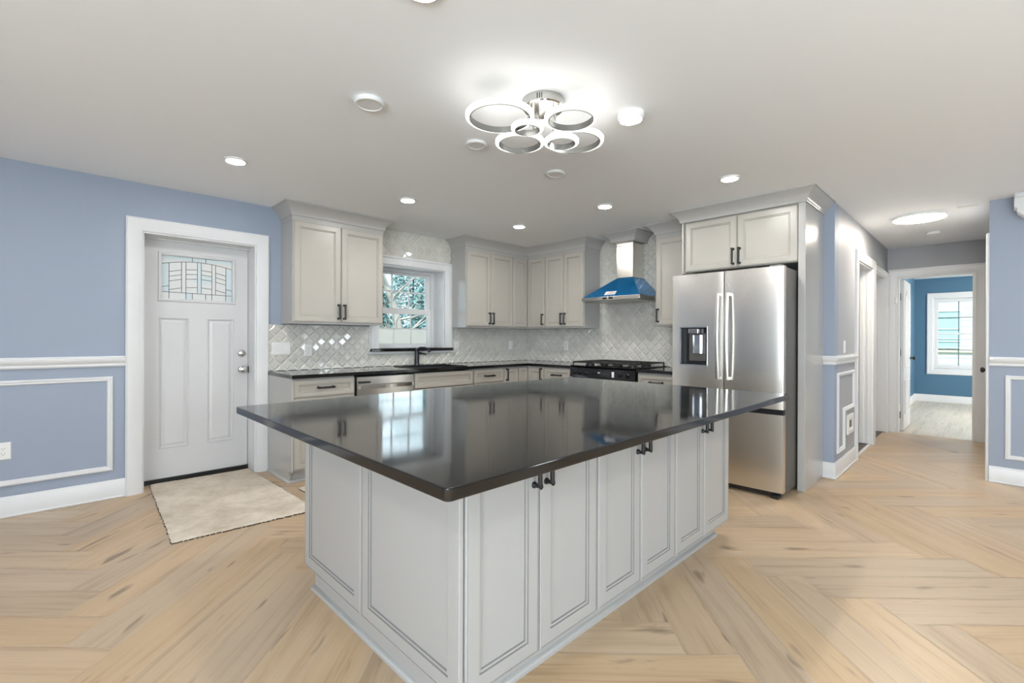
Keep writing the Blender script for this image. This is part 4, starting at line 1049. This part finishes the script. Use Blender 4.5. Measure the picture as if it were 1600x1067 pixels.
# ------------------------------------------------------------------ ceiling fittings
FD = FZd(CZ)
def downlight(label, x, y, lit, r=0.068, drop=0.012):
    t_ = thing('ceiling_light', label, 'ceiling light', (x, y, CZ), 'ceiling discs')
    MB().lathe([(0, 0.0), (r, 0.0), (r+0.002, drop*0.6), (r-0.004, drop), (r-0.010, drop+0.001), (r-0.012, drop-0.002), (0, drop-0.002)], FD, (x, y), 40).build('trim_ring', 'disc', t_)
    if lit: MB().lathe([(0, drop-0.0018), (r-0.012, drop-0.0018), (r-0.014, drop+0.0012), (0, drop+0.0025)], FD, (x, y), 40).build('lens', 'lens', t_)
    return t_
downlight('lit round downlight nearest the entrance door', 0.878, 3.600, True)
downlight('lit round downlight above the sink window', 2.203, 3.559, True)
downlight('lit round downlight over the kitchen corner cabinets', 3.573, 3.543, True)
downlight('lit round downlight in front of the range hood', 3.578, 2.448, True)
downlight('lit round downlight above the fridge doors', 3.614, 1.360, True)
downlight('lit round downlight just right of the ring chandelier', 2.205, 1.345, True, drop=0.036)
downlight('lit round downlight at the top edge of the picture', 0.90, 1.365, True)
# more lamps added over the unseen part of the room, to brighten it
for x, y, lb in ((-1.2, 3.55, 'added unseen downlight over the left part of the room by the side wall'), (-1.2, 1.36, 'added lit downlight behind the camera on the left'), (-1.2, -1.2, 'added lit downlight behind the camera by the side windows'),
                 (0.9, -1.2, 'added lit downlight behind the camera before the patio window'), (2.6, -1.2, 'added lit downlight behind the camera in the rear middle'), (4.6, -0.9, 'added unseen downlight by the right wall behind the picture edge')):
    downlight(lb, x, y, True)
def disc(name, label, x, y, r, drop, cat):
    return tag(MB().lathe([(0, 0), (r*0.9, 0.0), (r, drop*0.45), (r, drop*0.75), (r-0.006, drop), (r-0.014, drop), (r-0.016, drop*0.85), (0, drop*0.85)], FD, (x, y), 40).build(name, 'disc'), label, cat)
disc('smoke_detector', 'white unlit disc on the ceiling left of the chandelier', 1.145, 2.215, 0.075, 0.022, 'detector')
disc('ceiling_cover', 'white unlit disc just below left of the chandelier', 1.865, 2.227, 0.065, 0.018, 'cover')
disc('ceiling_cover', 'white unlit disc on the ceiling behind the chandelier', 2.606, 2.212, 0.068, 0.018, 'cover')
disc('smoke_detector', 'small white detector beyond the hall light', 7.06, 0.43, 0.065, 0.030, 'detector')
tag(MB().box(5.80, 5.90, 0.06, 0.20, CZ-0.008, CZ-0.0005).build('ceiling_vent', 'disc', bevel=0.003), 'faint white plate on the hall ceiling near the right wall', 'vent')
t = thing('hall_light', 'large lit round flush light on the hall ceiling', 'ceiling light', (6.05, 0.475, CZ))
MB().lathe([(0, 0), (0.205, 0), (0.212, 0.010), (0.210, 0.024), (0.204, 0.026), (0, 0.026)], FD, (6.05, 0.475), 56).build('trim_ring', 'disc', t)
MB().lathe([(0, 0.0262), (0.200, 0.0262), (0.196, 0.030), (0, 0.031)], FD, (6.05, 0.475), 56).build('lens', 'hall_lens', t)

# chandelier of rings
t = thing('ring_chandelier', 'ceiling chandelier of six lit overlapping rings', 'chandelier', (1.775, 1.588, CZ))
cn_ = MB().lathe([(0, 0), (0.105, 0), (0.107, 0.006), (0.105, 0.040), (0.098, 0.046), (0, 0.046)], FD, (1.775, 1.588), 48).build('canopy', 'nickel', t)
q = MB()
for i in range(3):
    an = math.radians(205+i*6); q.tube([(1.775+0.1072*math.cos(an), 1.588+0.1072*math.sin(an), CZ-0.010), (1.775+0.1072*math.cos(an), 1.588+0.1072*math.sin(an), CZ-0.034)], 0.0025, 6)
q.build('vent_slots', 'slot', cn_)
for (x, y, z, r) in ((1.530, 1.650, 2.300, 0.160), (1.690, 1.620, 2.286, 0.076), (1.785, 1.420, 2.300, 0.123), (1.800, 1.782, 2.294, 0.127), (1.935, 1.603, 2.284, 0.088), (2.010, 1.570, 2.302, 0.149)):
    rg = MB().lathe([(r-0.017, z-0.014), (r-0.012, z-0.014), (r-0.012, z+0.016), (r-0.017, z+0.016)], FZ(0), (x, y), 72, closed=True).build('ring', 'ringmetal', t)
    MB().lathe([(r-0.0118, z-0.008), (r+0.003, z-0.008), (r+0.005, z-0.004), (r+0.005, z+0.007), (r+0.003, z+0.010), (r-0.0118, z+0.010)], FZ(0), (x, y), 72, closed=True).build('diffuser', 'ringlight', rg)
    # rod from canopy down to the nearest point of the ring
    d = Vector((1.775-x, 1.588-y)); dl = d.length; d = d/max(dl, 1e-4)
    ex, ey = x+d.x*(r-0.0145), y+d.y*(r-0.0145)
    sd = Vector((ex-1.775, ey-1.588)); sl_ = sd.length
    sx_, sy_ = (ex, ey) if sl_ < 0.09 else (1.775+sd.x/sl_*0.085, 1.588+sd.y/sl_*0.085)
    pts = [(sx_, sy_, CZ-0.045), (sx_, sy_, z+0.045), (ex, ey, z+0.012)] if sl_ >= 0.09 else [(ex, ey, CZ-0.045), (ex, ey, z+0.012)]
    MB().tube(pts, 0.0045, 8).build('rod', 'chrome', t)

# ------------------------------------------------------------------ outdoors
struct('ground', MB().box(-30, 60, -40, 60, -0.6, -0.3), 'grass', 'lawn outside the house', 'ground')
def treerand(seed): return random.Random(seed)
tag(MB().box(-3, 16, 8.6, 8.66, -0.3, 1.42).build('garden_fence', 'fence'), 'pale fence outside the kitchen window', 'fence')
def shrub(label, cx_, cy_, h, rad, seed, mats):
    rr = treerand(seed); t_ = thing('evergreen_shrub', label, 'shrub', (cx_, cy_, -0.3), 'shrubs behind the fence')
    mb = MB()
    for i in range(5200):
        a = rr.uniform(0, 2*PI); k = rr.random(); zz = -0.1+k*h
        rw = rad*(1-0.55*k)*math.sqrt(rr.random()*0.75+0.25)
        p = Vector((cx_+rw*math.cos(a), cy_+rw*math.sin(a), zz)); s_ = rr.uniform(0.05, 0.12)
        d1_ = Vector((rr.uniform(-1, 1), rr.uniform(-1, 1), rr.uniform(-1, 1))).normalized(); d2_ = d1_.orthogonal().normalized()
        mb.add([p-d1_*s_, p+d2_*s_*0.45, p+d1_*s_, p-d2_*s_*0.45], [(0, 1, 2, 3)])
    mb.build('foliage', mats, t_, recalc=False)
    MB().tube([(cx_, cy_, -0.3), (cx_, cy_, h*0.8)], [0.08, 0.03], 8).build('trunk', 'twig', t_)
for i, (x, y, h, rd_, mm, lb) in enumerate(((4.0, 12.4, 2.9, 1.1, 'leaf', 'left'), (6.3, 12.4, 3.1, 1.12, 'leaf', 'second'), (8.6, 12.4, 2.9, 1.1, 'leaf2', 'third'), (10.9, 12.4, 3.3, 1.12, 'leaf', 'right'))):
    shrub(['blue green shrub at the left of the kitchen window view', 'dense blue green shrub behind the window middle', 'paler shrub seen past the window middle', 'blue green shrub at the right of the window view'][i], x, y, h, rd_, 11+i, mm)
for x, y, h, rd_, lb in ((7.2, 16.2, 4.4, 1.5, 'tall pale evergreen far behind the fence, left of the window view'), (10.3, 16.2, 4.9, 1.5, 'tall pale evergreen far behind the fence, right of the window view')):
    shrub(lb, x, y, h, rd_, int(x*10), 'leaf2')
def branchy(name, label, base_, top, r, seed, mats):
    rr = treerand(seed); t_ = thing(name, label, 'tree', (base_[0], base_[1], -0.3))
    A, B = Vector(base_), Vector(top); pts = [A.lerp(B, k/8)+Vector((rr.uniform(-.05, .05), rr.uniform(-.05, .05), 0)) for k in range(9)]
    MB().tube([tuple(p) for p in pts], [r*(1-0.65*k/8) for k in range(9)], 10).build('trunk', mats, t_)
    tw = MB()
    def grow(p, d, l, rad, depth):
        e = p+d*l; m_ = p.lerp(e, .5)+Vector((rr.uniform(-1, 1), rr.uniform(-1, 1), rr.uniform(-1, 1)))*l*0.08
        tw.tube([tuple(p), tuple(m_), tuple(e)], [rad, rad*.8, rad*.55], 5, cap=False)
        if depth:
            for _ in range(3):
                nd = (d+Vector((rr.uniform(-1, 1), rr.uniform(-1, 1), rr.uniform(-.5, .9)))*0.75).normalized()
                grow(e if rr.random() < .6 else m_, nd, l*rr.uniform(.55, .8), rad*.55, depth-1)
    for k in range(2, 9):
        for _ in range(2):
            grow(pts[k], Vector((rr.uniform(-1, 1), rr.uniform(-1, 1), rr.uniform(0.1, 1))).normalized(), rr.uniform(.5, .9), r*.28, 3)
    tw.build('branches', mats, t_, recalc=False)
branchy('leaning_tree', 'pale leaning tree outside the kitchen window', (6.35, 9.6, -0.3), (5.1, 9.9, 3.6), 0.13, 5, 'bark')
branchy('bare_tree', 'bare dark branched tree outside the window', (4.3, 9.4, -0.3), (4.1, 9.5, 4.0), 0.06, 9, 'twig')
# neighbouring house seen through the blue room
t = thing('house_exterior', 'pale sided house outside the far window', 'house', (19, 0.5, -0.3))
hs = MB().box(18.6, 24, -5, 6, -0.3, 6)
for k in range(34): hs.box(18.585, 18.6, -5, 6, -0.2+k*0.18, -0.2+k*0.18+0.165)
hs.build('wall', 'siding', t)
ho = MB().box(18.54, 18.584, 0.55, 1.35, 0.98, 2.05).build('window', 'paleaqua', t)
fo = MB()
for z in (0.97, 1.16, 1.24, 1.52, 1.86, 2.04): fo.box(18.52, 18.539, 0.53, 1.37, z, z+0.025)
fo.build('slats', 'plate', ho)
MB().box(18.53, 18.58, -5, 6, 0.86, 0.94).box(18.53, 18.58, -0.34, -0.26, -0.3, 6).build('trim_board', 'cream', t)
